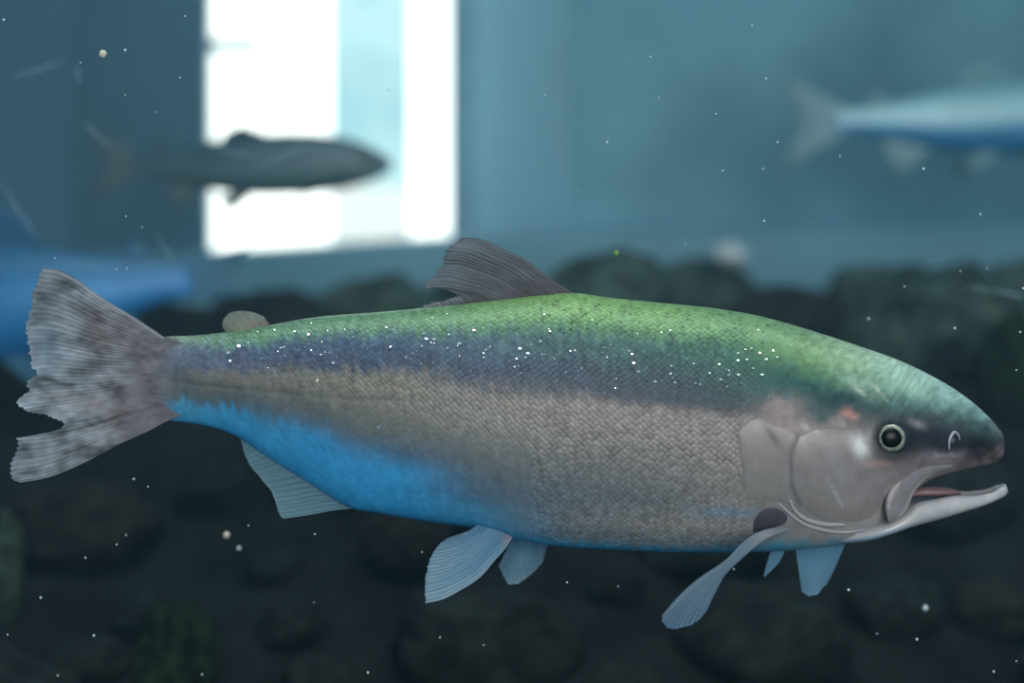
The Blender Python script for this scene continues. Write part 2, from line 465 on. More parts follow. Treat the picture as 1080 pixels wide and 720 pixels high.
def chart_color(u, v):
    """linear colours for arrays of photograph px (u, v)"""
    u = np.asarray(u, float); v = np.asarray(v, float)
    vals = []
    for k in cu:
        st = chart[k]; vv = [s[0] for s in st]; cc = np.array([s[1] for s in st], float)
        lum = (cc @ np.array([0.3, 0.59, 0.11]))[:, None]
        blue = ((cc[:, 2] - cc[:, 0]) > 70)[:, None]  # belly stops hold ambient blue light, brightened in place of fill from below
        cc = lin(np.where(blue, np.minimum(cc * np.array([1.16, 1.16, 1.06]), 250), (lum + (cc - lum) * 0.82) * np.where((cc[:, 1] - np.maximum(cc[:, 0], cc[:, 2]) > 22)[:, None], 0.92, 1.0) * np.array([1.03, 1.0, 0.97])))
        # stretch so that the stops follow the outline between stations
        vals.append((vv, cc))
    out = np.zeros(u.shape + (3,))
    k = np.clip(np.searchsorted(cu, u, side='right') - 1, 0, len(cu) - 2)
    t = np.clip((u - np.array(cu)[k]) / (np.array(cu)[k + 1] - np.array(cu)[k]), 0, 1)
    top = f_up(u); bot = np.maximum(f_lo(u), top + 1)
    q = (v - top) / (bot - top)
    for side in (0, 1):
        kk = k + side; w = (1 - t) if side == 0 else t
        for idx in range(len(cu)):
            s = kk == idx
            if not s.any(): continue
            vv, cc = vals[idx]
            t0 = f_up(np.array([min(max(cu[idx], 127), 1059.)]))[0]; b0 = max(f_lo(np.array([min(max(cu[idx], 127), 1059.)]))[0], t0 + 1)
            qq = (np.array(vv) - t0) / (b0 - t0)
            for ch in range(3):
                out[..., ch][s] += w[s] * np.interp(q[s], qq, cc[:, ch])
    return out

def blob(u, v, cu_, cv_, ru, rv, ang=0.0):
    a = math.radians(ang); du = u - cu_; dv = v - cv_
    x = du * math.cos(a) + dv * math.sin(a); y = -du * math.sin(a) + dv * math.cos(a)
    return np.exp(-((x / ru) ** 2 + (y / rv) ** 2))

def line_dist(u, v, pts):
    pts = np.asarray(pts, float); d = np.full(u.shape, 1e9)
    for a, b in zip(pts[:-1], pts[1:]):
        ab = b - a; t = np.clip(((u - a[0]) * ab[0] + (v - a[1]) * ab[1]) / (ab @ ab), 0, 1)
        d = np.minimum(d, np.hypot(u - a[0] - t * ab[0], v - a[1] - t * ab[1]))
    return d

def mixc(col, w, rgb):
    w = np.clip(w, 0, 1)[..., None]
    return col * (1 - w) + lin(rgb) * w

def head_marks(u, v, col):
    # dark mask round and before the eye
    col = mixc(col, 0.9 * blob(u, v, 947, 464, 31, 24), (22, 27, 35))
    col = mixc(col, 0.75 * blob(u, v, 982, 464, 32, 14, 5), (40, 42, 54))
    col = mixc(col, 0.8 * blob(u, v, 1030, 470, 26, 14), (30, 36, 42))
    col = mixc(col, 1.0 * blob(u, v, 907, 470, 8, 13, -25), (240, 234, 230))
    col = mixc(col, 0.55 * blob(u, v, 895, 437, 8, 6), (150, 104, 100))
    col = mixc(col, 0.55 * blob(u, v, 925, 489, 16, 4), (196, 158, 150))
    col = mixc(col, 0.45 * blob(u, v, 967, 447, 9, 4, 20), (190, 176, 182))
    col = mixc(col, 0.6 * blob(u, v, 995, 480, 18, 4, -8), (176, 160, 170))
    col = mixc(col, 0.6 * blob(u, v, 1056, 478, 4, 7), (150, 126, 130))
    # dark teal patches behind and over the eye, dark shoulder above the gill cover
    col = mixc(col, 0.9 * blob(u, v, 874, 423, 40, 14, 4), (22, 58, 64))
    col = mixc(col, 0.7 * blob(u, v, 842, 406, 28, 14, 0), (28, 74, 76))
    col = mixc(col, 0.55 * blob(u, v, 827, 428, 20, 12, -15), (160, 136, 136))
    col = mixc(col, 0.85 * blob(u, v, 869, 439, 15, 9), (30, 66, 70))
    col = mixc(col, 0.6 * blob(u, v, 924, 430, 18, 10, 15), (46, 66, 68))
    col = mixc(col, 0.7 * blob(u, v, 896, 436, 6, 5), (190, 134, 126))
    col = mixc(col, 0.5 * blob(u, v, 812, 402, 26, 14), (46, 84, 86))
    for a_, b_ in (((902, 408), (912, 416)), ((920, 405), (932, 419)), ((846, 449), (862, 455))):
        col = mixc(col, 0.5 * np.exp(-(line_dist(u, v, [a_, b_]) / 1.8) ** 2), (206, 202, 192))
    col = mixc(col, 0.35 * blob(u, v, 905, 405, 18, 8, 40), (184, 200, 180))
    col = mixc(col, 0.35 * blob(u, v, 965, 410, 40, 10, 30), (176, 206, 190))
    return col

def tail_pattern(u, v):
    f = np.array([0.55 * mnoise.noise((a * 0.06, b * 0.10, 3.1)) + 0.40 * mnoise.noise((a * 0.15, b * 0.30, 8.1))
                  for a, b in zip(np.ravel(u), np.ravel(v))]).reshape(np.shape(u))
    return lin((122, 116, 122)) * np.clip(1 + f, 0.35, 2)[..., None]

def build_body(parent):
    us = np.unique(np.concatenate([np.linspace(126, 150, 14), np.arange(152, 780, 2.4), np.arange(780, 1050, 2.0), np.linspace(1050, 1059.5, 12)]))
    NR = 176
    th = np.linspace(0, 2 * np.pi, NR, endpoint=False) - np.pi / 2      # the ring closes under the belly
    top = f_up(us); bot = f_lo(us); w = f_w(us)
    zt = CZ + (360 - top) * XS; zb = CZ + (360 - bot) * XS
    zc = (zt + zb) / 2; h = np.maximum((zt - zb) / 2, 2e-4)
    cs, sn = np.cos(th), np.sin(th)
    e = 2 / NE
    X = np.repeat(((us - 540) * XS)[:, None], NR, 1)
    Yv = -w[:, None] * (np.sign(cs) * np.abs(cs) ** e)[None]
    Z = zc[:, None] + h[:, None] * (np.sign(sn) * np.abs(sn) ** e)[None]
    # photograph px of each point, taken on its own side (both flanks carry the same marks)
    d = (CD - np.abs(Yv)) / FP
    U = 540 + X / d; V = 360 - (Z - CZ) / d
    fu, fw = U.ravel(), V.ravel()
    jit = np.array([mnoise.noise((a * 0.22, b * 0.05, 0.7)) for a, b in zip(fu, fw)]).reshape(U.shape)
    w1 = np.array([mnoise.noise((a * 0.06, b * 0.07, 4.7)) + 0.5 * mnoise.noise((a * 0.16, b * 0.17, 2.2)) for a, b in zip(fu, fw)]).reshape(U.shape)
    hd = sstep(790, 830, U)
    near_eye = 1 - np.exp(-(np.hypot(U - 945, V - 463) / 40) ** 2)
    Vj = np.clip(V + jit * (1 - hd) * (3.5 + 6.5 * sstep(470, 410, V + 0.12 * (U - 400))) + w1 * 9 * hd * near_eye, f_up(U), f_lo(U))
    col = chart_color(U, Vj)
    col = head_marks(U + w1 * 9 * near_eye, V + w1 * 7 * near_eye, col)
    col = col * (1 - 0.45 * np.exp(-(line_dist(U, V, [(842, 460), (834, 478), (835, 511), (844, 533)]) / 2.0) ** 2))[..., None]
    tw = (sstep(196, 158, U) * 0.92)[..., None]
    col = col * (1 - tw) + tail_pattern(U, V) * tw
    # row of the lateral line
    ll = [(180, 402), (260, 410), (340, 417), (420, 421), (520, 427), (650, 440), (780, 446)]
    dl = line_dist(U, V, ll)
    col = mixc(col, 0.42 * np.exp(-(dl / 1.8) ** 2) * sstep(500, 400, U) * sstep(165, 215, U), (70, 74, 76))
    col = mixc(col, 0.35 * blob(U, V, 770, 541, 38, 6, 2), (96, 150, 190))
    # relief: lips of plates, lateral line, eye socket
    relief = -0.0007 * np.exp(-(dl / 2.0) ** 2) * sstep(520, 420, U)
    rr = np.hypot(U - 940, V - 461.5)
    relief += 0.0012 * np.exp(-((rr - 19) / 5) ** 2) - 0.003 * np.exp(-(rr / 13) ** 2)
    col = mixc(col, 0.85 * sstep(17.5, 14, rr), (40, 44, 48))
    relief += 0.0008 * blob(U, V, 985, 450, 40, 6, 12)
    sgn = np.sign(-Yv); mag = np.abs(Yv) / np.maximum(w[:, None], 1e-6)
    Yv = Yv - sgn * relief * mag
    # scale lattice coordinates: px along the fish, px of arc round the flank
    arc = np.cumsum(np.concatenate([np.zeros((len(us), 1)), np.hypot(np.diff(Yv, axis=1), np.diff(Z, axis=1))], 1), 1) / XS
    uvw = np.stack([U, arc, np.where(Yv < 0, 0, 50.0)], -1)
    smask = sstep(815, 775, U) * sstep(150, 190, U) * 0.9 + 0.1
    smask = smask * np.where(U < 560, np.clip(0.35 + 0.65 * sstep(500, 440, V + (560 - U) * 0.25), 0, 1), 1)
    spm = sstep(372, 352, V + 0.05 * (700 - U)) * sstep(470, 590, U) * sstep(930, 800, U)
    smask = smask * sstep(150, 190, U) + 0.0
    mask = np.stack([smask, spm, sstep(780, 850, U) * sstep(470, 420, V)], -1)
    verts = np.stack([X, Yv, Z], -1).reshape(-1, 3)
    faces = [tuple(reversed(q)) for q in grid_faces(len(us), NR, True)]
    n = len(verts)
    faces.append(tuple(range(NR))); faces.append(tuple(reversed(range(n - NR, n))))
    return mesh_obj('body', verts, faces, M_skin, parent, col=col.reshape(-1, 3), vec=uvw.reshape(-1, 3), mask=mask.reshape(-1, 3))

def coons(root, tip, ea, eb, ns, nt):
    """patch between root->tip (t) bounded by the edges ea (s=0) and eb (s=1)"""
    r = resample(root, ns); p = resample(tip, ns); a = spline(ea, nt); b = spline(eb, nt)
    s = np.linspace(0, 1, ns)[:, None, None]; t = np.linspace(0, 1, nt)[None, :, None]
    S = (1 - t) * r[:, None] + t * p[:, None] + (1 - s) * a[None] + s * b[None]
    S -= (1 - s) * (1 - t) * r[0] + s * (1 - t) * r[-1] + (1 - s) * t * p[0] + s * t * p[-1]
    return S

def make_fin(name, parent, root, tip, ea, eb, depth, c_root, c_tip, c_ray, rays=16, thick=(0.0022, 0.0005),
             nt=26, label=None, ragged=0.0, blotch=0.0, wave=0.0004, ray_w=0.55, mat=None, extra=None):
    """fin web with ray ridges: a closed thin sheet; depth(s, t) gives its distance behind the middle plane"""
    ns = rays * 5 + 1
    if ea is None: ea = [root[0], tip[0]]
    if eb is None: eb = [root[-1], tip[-1]]
    S = coons(root, tip, ea, eb, ns, nt)
    s = np.linspace(0, 1, ns); t = np.linspace(0, 1, nt)
    r_ = np.random.RandomState(len(name) * 13 + rays)
    if ragged > 0:
        jit = r_.uniform(-1, 0.15, rays + 1)
        jv = np.interp(s * rays, np.arange(rays + 1), jit) * ragged
        fr = np.abs(((s * rays) % 1) - 0.5) * 2          # 1 at rays, 0 between
        jv = jv - ragged * 0.5 * (1 - fr)
        k = sstep(0.55, 1.0, t)[None, :]
        dirn = S[:, -1] - S[:, -6]; dirn = dirn / np.maximum(np.linalg.norm(dirn, axis=1, keepdims=True), 1e-6)
        S = S + (k * jv[:, None])[..., None] * dirn[:, None, :]
    SS, TT = np.meshgrid(s, t, indexing='ij')
    dep = np.vectorize(depth)(SS, TT)
    knots = np.concatenate([[0], np.cumsum(r_.uniform(0.6, 1.4, rays))]); knots = knots / knots[-1] * rays
    phase = np.interp(SS * rays, knots, np.arange(rays + 1)) % 1
    ridge = np.cos(2 * np.pi * phase)
    dep_f = dep - (thick[0] * (1 - TT) + thick[1] * TT) / 2 - wave * 0.5 * ridge
    dep_b = dep + (thick[0] * (1 - TT) + thick[1] * TT) / 2 - wave * 0.5 * ridge * 0.3
    def place(D):
        k = (CD + D) / FP
        return np.stack([(S[..., 0] - 540) * k, D, CZ + (360 - S[..., 1]) * k], -1).reshape(-1, 3)
    cr, ct, cy = lin(c_root), lin(c_tip), lin(c_ray)
    base = cr * (1 - TT[..., None]) + ct * TT[..., None]
    rw = (0.5 + 0.5 * ridge) ** 2 * ray_w
    rv = np.interp(SS * rays, np.arange(rays + 1), r_.uniform(0.15, 1.35, rays + 1))
    tn = np.array([[mnoise.noise((i * 0.21, j * 0.16, rays * 1.7)) for j in range(nt)] for i in range(ns)])
    rv = np.clip(rv * (1 + 1.1 * tn), 0, 1.5)
    colr = base * (1 - (rw * rv)[..., None]) + cy * (rw * rv)[..., None]
    if blotch > 0:
        bn = np.array([[mnoise.noise((S[i, j, 0] * 0.035, S[i, j, 1] * 0.06, 3.1)) for j in range(nt)] for i in range(ns)])
        bn = bn + np.array([[0.6 * mnoise.noise((S[i, j, 0] * 0.10, S[i, j, 1] * 0.19, 8.1)) for j in range(nt)] for i in range(ns)])
        colr = colr * np.clip(1 + blotch * bn, 0.3, 2)[..., None]
    if extra is not None: colr = extra(S[..., 0], S[..., 1], colr)
    vf, vb = place(dep_f), place(dep_b); n = len(vf)
    faces = grid_faces(ns, nt) + [tuple(reversed(q)) for q in grid_faces(ns, nt, base=n)]
    bd = [i * nt for i in range(ns)] + [(ns - 1) * nt + j for j in range(1, nt)] + [i * nt + nt - 1 for i in range(ns - 2, -1, -1)] + [j for j in range(nt - 2, 0, -1)]
    for a, b in zip(bd, bd[1:] + bd[:1]): faces.append((b, a, a + n, b + n))
    o = mesh_obj(name, np.concatenate([vf, vb]), faces, mat or M_fin, parent, col=np.concatenate([colr.reshape(-1, 3)] * 2))
    if label: o['label'] = label
    return o

def make_plate(name, parent, outline, centre, lift, mat, tint, label=None, nring=14, nout=90, rim=-0.0003, marks=None, round_=6):
    """a thin bony plate lying on the near flank; its rim dips into the skin"""
    ol = resample(spline(list(outline) + [outline[0]], nout * 3), nout + 1)[:-1]
    cen = np.asarray(centre, float)
    rs = np.linspace(0, 1, nring + 1)[1:] ** 0.8
    pts = np.concatenate([[cen]] + [cen + r * (ol - cen) for r in rs])
    rr = np.concatenate([[0]] + [np.full(nout, r) for r in rs])
    lf = lift * (1 - rr ** round_) + rim * rr ** round_
    V = on_skin(pts[:, 0], pts[:, 1], lf)
    col = head_marks(pts[:, 0], pts[:, 1], chart_color(pts[:, 0], pts[:, 1]) * 0.7 + lin(tint) * 0.3)
    if marks is not None: col = marks(pts[:, 0], pts[:, 1], col)
    faces = [(0, 1 + (j + 1) % nout, 1 + j) for j in range(nout)]
    for i in range(nring - 1):
        for j in range(nout):
            a = 1 + i * nout + j; b = 1 + i * nout + (j + 1) % nout
            faces.append((a, b, b + nout, a + nout))
    # back sheet so that the plate has thickness
    n = len(V)
    B = on_skin(pts[:, 0], pts[:, 1], np.full(n, -0.0016))
    faces = faces + [tuple(reversed(tuple(i + n for i in q))) for q in faces]
    ro = [1 + (nring - 1) * nout + j for j in range(nout)]
    for a, b in zip(ro, ro[1:] + ro[:1]): faces.append((a, b, b + n, a + n))
    uvw = np.stack([pts[:, 0], pts[:, 1], np.zeros(n)], -1)
    msk = np.zeros((n, 3)) + np.array([0.06, 0, 0])
    o = mesh_obj(name, np.concatenate([V, B]), faces, mat, parent, col=np.concatenate([col, col]), vec=np.concatenate([uvw, uvw]), mask=np.concatenate([msk, msk]))
    me = o.data
    bm = bmesh.new(); bm.from_mesh(me); bmesh.ops.recalc_face_normals(bm, faces=bm.faces); bm.to_mesh(me); bm.free()
    if label: o['label'] = label
    return o

def tube(name, parent, pts, radii, m, flat=1.0, ring=10, label=None):
    """a tapering tube along world points (flat < 1 squashes it towards the camera axis)"""
    pts = np.asarray(pts, float); n = len(pts)
    tan = np.gradient(pts, axis=0); tan /= np.maximum(np.linalg.norm(tan, axis=1, keepdims=True), 1e-9)
    out = np.array([0, -1.0, 0])
    V = []
    for p, t_, r in zip(pts, tan, radii):
        side = np.cross(t_, out); side /= max(np.linalg.norm(side), 1e-9)
        nrm = np.cross(side, t_)
        for k in range(ring):
            a = 2 * math.pi * k / ring
            V.append(p + side * math.cos(a) * r + nrm * math.sin(a) * r * flat)
    F = grid_faces(n, ring, True)
    F.append(tuple(reversed(range(ring)))); F.append(tuple(range((n - 1) * ring, n * ring)))
    o = mesh_obj(name, V, F, m, parent)
    bm = bmesh.new(); bm.from_mesh(o.data); bmesh.ops.recalc_face_normals(bm, faces=bm.faces); bm.to_mesh(o.data); bm.free()
    if label: o['label'] = label
    return o

trout = empty('trout', P(540, 450), 'large green-backed silver trout with blue belly and open mouth, in sharp focus', 'fish')
body = build_body(trout)

# --- gill plates
M_pl = M_plate
def opercle_marks(u, v, c):
    c = mixc(c, 0.75 * blob(u, v, 815, 460, 3.5, 16, -35), (70, 66, 72))       # dark notch
    c = mixc(c, 0.5 * blob(u, v, 800, 449, 9, 6, 30), (176, 164, 164))
    c = mixc(c, 0.4 * np.exp(-(line_dist(u, v, [(776, 453), (781, 489), (784, 524)]) / 2.6) ** 2), (76, 72, 78))
    c = mixc(c, 0.55 * np.exp(-(line_dist(u, v, [(842, 458), (834, 478), (835, 511), (844, 533)]) / 2.4) ** 2), (72, 66, 72))
    c = mixc(c, 0.30 * blob(u, v, 800, 520, 24, 12, 0), (150, 138, 124))
    return c
make_plate('gill_cover', trout,
           [(777, 454), (785, 446), (800, 438), (816, 446), (834, 452), (845, 462), (850, 490), (850, 515), (852, 534), (838, 534), (815, 530), (796, 529), (785, 524), (782, 500), (778, 476)],
           (814, 490), 0.0004, M_pl, (140, 132, 134), 'grey-pink gill cover plate', marks=opercle_marks, round_=10)
def cheek_marks(u, v, c):
    c = mixc(c, 0.5 * np.exp(-(line_dist(u, v, [(873, 504), (879, 516), (889, 535)]) / 1.6) ** 2), (196, 184, 184))
    c = mixc(c, 0.35 * blob(u, v, 884, 492, 20, 8, 70), (150, 148, 152))
    c = mixc(c, 0.4 * blob(u, v, 846, 462, 8, 6), (186, 176, 174))
    c = mixc(c, 0.35 * blob(u, v, 860, 532, 22, 9, 25), (140, 126, 116))
    return c
make_plate('cheek_plate', trout,
           [(842, 459), (856, 452), (878, 448), (898, 452), (906, 468), (914, 486), (934, 494), (952, 500), (938, 512), (930, 530), (924, 544), (904, 551), (880, 551), (860, 546), (846, 534), (837, 512), (834, 488), (836, 472)],
           (882, 504), 0.0008, M_pl, (142, 134, 136), 'smooth grey cheek plate', marks=cheek_marks, round_=10)
# bright gill rays under the cover
M_pearl = plain('pearly_bone', (166, 158, 160), rough=0.28, var=0.08, nscale=40, spec=0.6)
for pts, r in (([(833, 527), (838, 537), (848, 546), (862, 551), (878, 553), (892, 553)], 2.2),
               ([(822, 531), (834, 542), (848, 552), (866, 558), (890, 561), (914, 558)], 1.8)):
    q = spline(pts, 40); w_ = on_skin(q[:, 0], q[:, 1], 0.0006)
    tt_ = np.linspace(0, 1, 40); rad = r * XS * (0.35 + 0.65 * np.sin(np.pi * np.clip(tt_ * 0.94 + .03, 0, 1)) ** 0.6)
    tube('gill_ray', trout, w_, rad, M_pearl, 0.25, label='pearly white gill ray')

# --- jaws
M_jaw = skin_mat('jaw_skin', rough=0.28)
def lower_jaw():
    us = np.concatenate([np.arange(856, 1050, 2.0), np.linspace(1050, 1063, 14)])
    tv = smooth_interp(us, [856, 886, 915, 940, 958, 975, 1000, 1030, 1047, 1056, 1061, 1063], [560, 553, 546, 534, 522, 519, 516, 517, 514, 510, 512, 518])
    bv = smooth_interp(us, [856, 886, 900, 924, 945, 969, 990, 1013, 1035, 1051, 1060, 1063], [572, 571.5, 569.5, 562.5, 556, 550.5, 545.5, 539, 532.5, 526.5, 522, 519])
    w = smooth_interp(us, [856, 886, 915, 940, 970, 1000, 1030, 1050, 1060, 1063], [.010, .020, .030, .031, .0255, .019, .0125, .0075, .0035, .0006])
    NR = 72; th = np.linspace(0, 2 * np.pi, NR, endpoint=False)
    zt = CZ + (360 - tv) * XS; zb = CZ + (360 - bv) * XS; zc = (zt + zb) / 2; h = np.maximum((zt - zb) / 2, 2e-4)
    cs, sn = np.cos(th), np.sin(th)
    X = np.repeat(((us - 540) * XS)[:, None], NR, 1)
    Y = -w[:, None] * np.sign(cs) * np.abs(cs) ** 0.8
    Z = zc[:, None] + h[:, None] * np.sign(sn) * np.abs(sn) ** 0.8
    # trough between the gums
    inner = np.clip(1 - (np.abs(Y) / np.maximum(w[:, None], 1e-6) / 0.74) ** 4, 0, 1) * (sn > 0)[None] * sstep(945, 968, us)[:, None] * sstep(1060, 1046, us)[:, None]
    Z = Z - inner * np.minimum(1.05 * h[:, None], 0.0055)
    d = (CD - np.abs(Y)) / FP; U = 540 + X / d; V = 360 - (Z - CZ) / d
    q = (V - tv[:, None]) / (bv - tv)[:, None]
    col = np.zeros(U.shape + (3,)) + lin((198, 190, 190))
    col = mixc(col, 0.8 * sstep(0.75, 1.0, q) * sstep(1010, 900, U), (120, 160, 190))
    col = mixc(col, 0.6 * sstep(0.30, 0.05, q) , (150, 138, 142))
    col = mixc(col, 0.5 * np.exp(-((q - 0.22) / 0.06) ** 2) * sstep(960, 975, U), (96, 88, 98))
    col = mixc(col, 0.85 * inner, (120, 122, 132))
    col = mixc(col, 0.6 * inner * sstep(1000, 975, U), (170, 130, 132))
    col = mixc(col, 0.5 * sstep(1044, 1058, U), (190, 186, 190))
    verts = np.stack([X, Y, Z], -1).reshape(-1, 3); n = len(verts)
    faces = [tuple(reversed(q_)) for q_ in grid_faces(len(us), NR, True)] + [tuple(range(NR)), tuple(reversed(range(n - NR, n)))]
    uvw = np.stack([U, V, 0 * U], -1).reshape(-1, 3); msk = np.zeros((n, 3)) + np.array([0.05, 0, 0])
    o = mesh_obj('lower_jaw', verts, faces, M_jaw, trout, col=col.reshape(-1, 3), vec=uvw, mask=msk)
    o['label'] = 'pale lower jaw hanging open'
    return o
jaw = lower_jaw()
M_pink = plain('mouth_pink', (140, 108, 114), rough=0.35, var=0.12, nscale=60)
# tongue lying in the lower jaw
tq = spline([(958, 521), (975, 518.5), (995, 518.5), (1012, 519.5)], 24)
tube('tongue', trout, [P(a, b, 0.0) for a, b in tq], [0.0032 * math.sin(math.pi * (0.12 + 0.80 * k / 23)) ** 0.6 for k in range(24)], M_pink, 2.0, ring=16, label='pink tongue inside the mouth')
# maxilla: the flat bone that runs from the snout down past the corner of the mouth
def maxilla():
    out_ = spline([(1004, 488), (985, 489), (968, 492), (953, 499), (940, 509), (933, 522), (932, 536), (936, 549)], 60)
    inn_ = spline([(1004, 494), (990, 497), (979, 503), (969, 513), (962, 524), (957, 536), (950, 545), (939, 551)], 60)
    nw = 13; V = []; Bk = []; cols = []
    for k in range(60):
        for j in range(nw):
            s = j / (nw - 1)
            p = out_[k] * (1 - s) + inn_[k] * s
            y = float(np.interp(p[0], [932, 950, 970, 990, 1004], [-.0335, -.0315, -.0268, -.0215, -.0172]))
            lift = 0.0026 * (1 - abs(2 * s - 1) ** 3.0) * (0.55 + 0.45 * min(1, (59 - k) / 8)) + 0.0005
            V.append(P(p[0], p[1], y - lift)); Bk.append(P(p[0], p[1], y + 0.004))
            c = lin((140, 131, 133)) if s > 0.16 else lin((88, 82, 88))
            if s > 0.86: c = lin((170, 160, 162))
            cols.append(c)
    n = len(V)
    F = grid_faces(60, nw) + [tuple(reversed(q)) for q in grid_faces(60, nw, base=n)]
    bd = [i * nw for i in range(60)] + [59 * nw + j for j in range(1, nw)] + [i * nw + nw - 1 for i in range(58, -1, -1)] + [j for j in range(nw - 2, 0, -1)]
    for a, b in zip(bd, bd[1:] + bd[:1]): F.append((b, a, a + n, b + n))
    V = np.array(V + Bk); cols = np.array(cols + cols)
    uv = np.stack([V[:, 0] / XS + 540, -V[:, 2] / XS, 0 * V[:, 0]], -1)
    o = mesh_obj('upper_jaw_bone', V, F, M_jaw, trout, col=cols, vec=uv, mask=np.zeros((2 * n, 3)) + np.array([0.05, 0, 0]))
    bm = bmesh.new(); bm.from_mesh(o.data); bmesh.ops.recalc_face_normals(bm, faces=bm.faces); bm.to_mesh(o.data); bm.free()
    o['label'] = 'grey upper jaw bone beside the mouth corner'
maxilla()

# --- eye
def cap(name, parent, u, v, r_px, y_c, bulge, m, ring_in=0.0, label=None, nring=12, nseg=48, ax=1.0):
    """a domed disc facing the viewer side, centred at px (u, v)"""
    V = []; F = []
    rs = np.linspace(ring_in, 1, nring)
    c = np.array(P(u, v, y_c)); R = r_px * (CD + y_c) / FP
    for r in rs:
        for k in range(nseg):
            a = 2 * math.pi * k / nseg
            V.append(c + np.array([math.cos(a) * R * r * ax, -bulge * math.sqrt(max(1 - r * r, 0)), math.sin(a) * R * r]))
    F = grid_faces(nring, nseg, True)
    n = len(V)
    for k in range(nseg):       # closing skirt behind
        a = 2 * math.pi * k / nseg
        V.append(c + np.array([math.cos(a) * R * ax, 0.004, math.sin(a) * R]))
    for k in range(nseg):
        a = (nring - 1) * nseg + k; b = (nring - 1) * nseg + (k + 1) % nseg
        F.append((a, b, n + (k + 1) % nseg, n + k))
    if ring_in == 0: F.append(tuple(range(nseg)))
    F.append(tuple(n + k for k in range(nseg)))
    o = mesh_obj(name, V, F, m, parent)
    bm = bmesh.new(); bm.from_mesh(o.data); bmesh.ops.remove_doubles(bm, verts=bm.verts, dist=1e-7); bmesh.ops.recalc_face_normals(bm, faces=bm.faces); bm.to_mesh(o.data); bm.free()
    if label: o['label'] = label
    return o
ey = float(on_skin(np.array([940.]), np.array([461.5]))[0, 1])
M_eye = plain('eye_dark_rim', (42, 50, 54), rough=0.15, spec=0.7)
M_iris = plain('iris_pale_gold', (150, 154, 142), rough=0.25, metal=0.3, var=0.2, nscale=300, col2=(188, 188, 164))
M_pupil = plain('pupil_black', (8, 10, 13), rough=0.3, spec=0.25)
eye = cap('eye', trout, 940, 461.5, 19, ey + 0.0015, 0.0026, M_eye, label='round eye with pale golden iris')
cap('iris', eye, 940.5, 461.5, 14.4, ey + 0.0002, 0.0034, M_iris, ring_in=0.66, label='pale golden iris ring')
cap('pupil', eye, 940.2, 461.5, 10.6, ey - 0.0020, 0.0028, M_pupil, label='black pupil')
# eye of the far flank
def mirror(o, parent):
    c = o.copy(); c.data = o.data.copy(); C.objects.link(c)
    par_off = np.zeros(3); p = parent
    while p is not None: par_off += np.array(p.location); p = p.parent
    for v_ in c.data.vertices: v_.co.y = -v_.co.y
    c.data.flip_normals(); c.parent = parent
    return c
eye2 = mirror(eye, trout)
for ch in [c for c in eye.children]: mirror(ch, eye2)

# nostril with a pale flap
ny_ = on_skin(np.array([1005.]), np.array([464.]))[0, 1]
cap('nostril', trout, 1004.5, 465, 6.0, ny_ + 0.0006, 0.0012, plain('nostril_dark', (40, 38, 46), rough=0.4), label='dark nostril', ax=0.8)
q = spline([(1001, 474), (1001, 467), (1003, 460), (1007, 455.5), (1011, 459), (1012, 464)], 30)
tube('nostril_flap', trout, on_skin(q[:, 0], q[:, 1], 0.0015), [XS * 1.7 * math.sin(math.pi * (0.15 + 0.75 * k / 29)) for k in range(30)], plain('flap_pale', (160, 160, 172), rough=0.3), 0.8, label='pale nostril flap')

# --- fins
flat0 = lambda s, t: 0.0
def tail_extra(u, v, c):
    w = sstep(110, 160, u)[..., None]
    c = c * (1 - 0.9 * w) + tail_pattern(u, v) * 0.9 * w
    c = mixc(c, 0.5 * blob(u, v, 108, 350, 26, 20, 30), (126, 104, 104))
    c = mixc(c, 0.35 * blob(u, v, 60, 315, 22, 26), (112, 110, 112))
    c = mixc(c, 0.4 * blob(u, v, 48, 365, 22, 20), (150, 172, 188))
    c = mixc(c, 0.45 * blob(u, v, 90, 425, 40, 8, 10), (165, 150, 150))
    c = mixc(c, 0.45 * blob(u, v, 128, 440, 24, 14, 20), (132, 118, 122))
    c = mixc(c, 0.75 * np.exp(-(line_dist(u, v, [(46, 398), (62, 404), (78, 406)]) / 3.0) ** 2), (58, 52, 52))
    c = mixc(c, 0.6 * np.exp(-(line_dist(u, v, [(40, 284), (60, 286), (79, 295), (108, 315), (144, 337), (172, 356)]) / 2.2) ** 2), (186, 186, 192))
    return c
make_fin('tail_fin', trout,
         [(200, 366), (194, 380), (192, 400), (194, 420), (200, 432)],
         [(42, 282), (38, 296), (32, 312), (28, 332), (26, 352), (27, 372), (35, 392), (33, 397), (28, 402), (27, 413), (17, 421), (17, 428), (24, 434), (46, 438), (64, 446), (62, 452), (50, 456), (15, 462), (12, 478), (7, 500), (10, 507), (18, 509)],
         [(200, 366), (186, 359), (174, 355.6), (163, 348.5), (144, 336), (108, 314), (79, 294), (60, 284.5), (42, 282)],
         [(200, 432), (188, 439), (177, 443.5), (159, 453), (126, 468), (90, 487), (43, 505), (18, 509)],
         lambda s, t: 0.006 * math.sin(6.5 * s) * t * t, (134, 122, 124), (128, 136, 144), (176, 178, 182), rays=58, nt=54, thick=(0.0125, 0.0006),
         ragged=4.5, blotch=1.0, ray_w=0.42, extra=tail_extra, mat=fin_mat('tail_membrane', 0.10), label='broad ragged grey-brown tail fin')
def dorsal_extra(u, v, c):
    c = mixc(c, 0.5 * np.exp(-(line_dist(u, v, [(607, 308), (583, 295), (553, 273), (530, 262), (507, 252)]) / 2.0) ** 2), (150, 152, 158))
    c = mixc(c, 0.8 * np.exp(-(line_dist(u, v, [(480, 322), (520, 319), (572, 313)]) / 2.4) ** 2), (52, 50, 54))
    return c
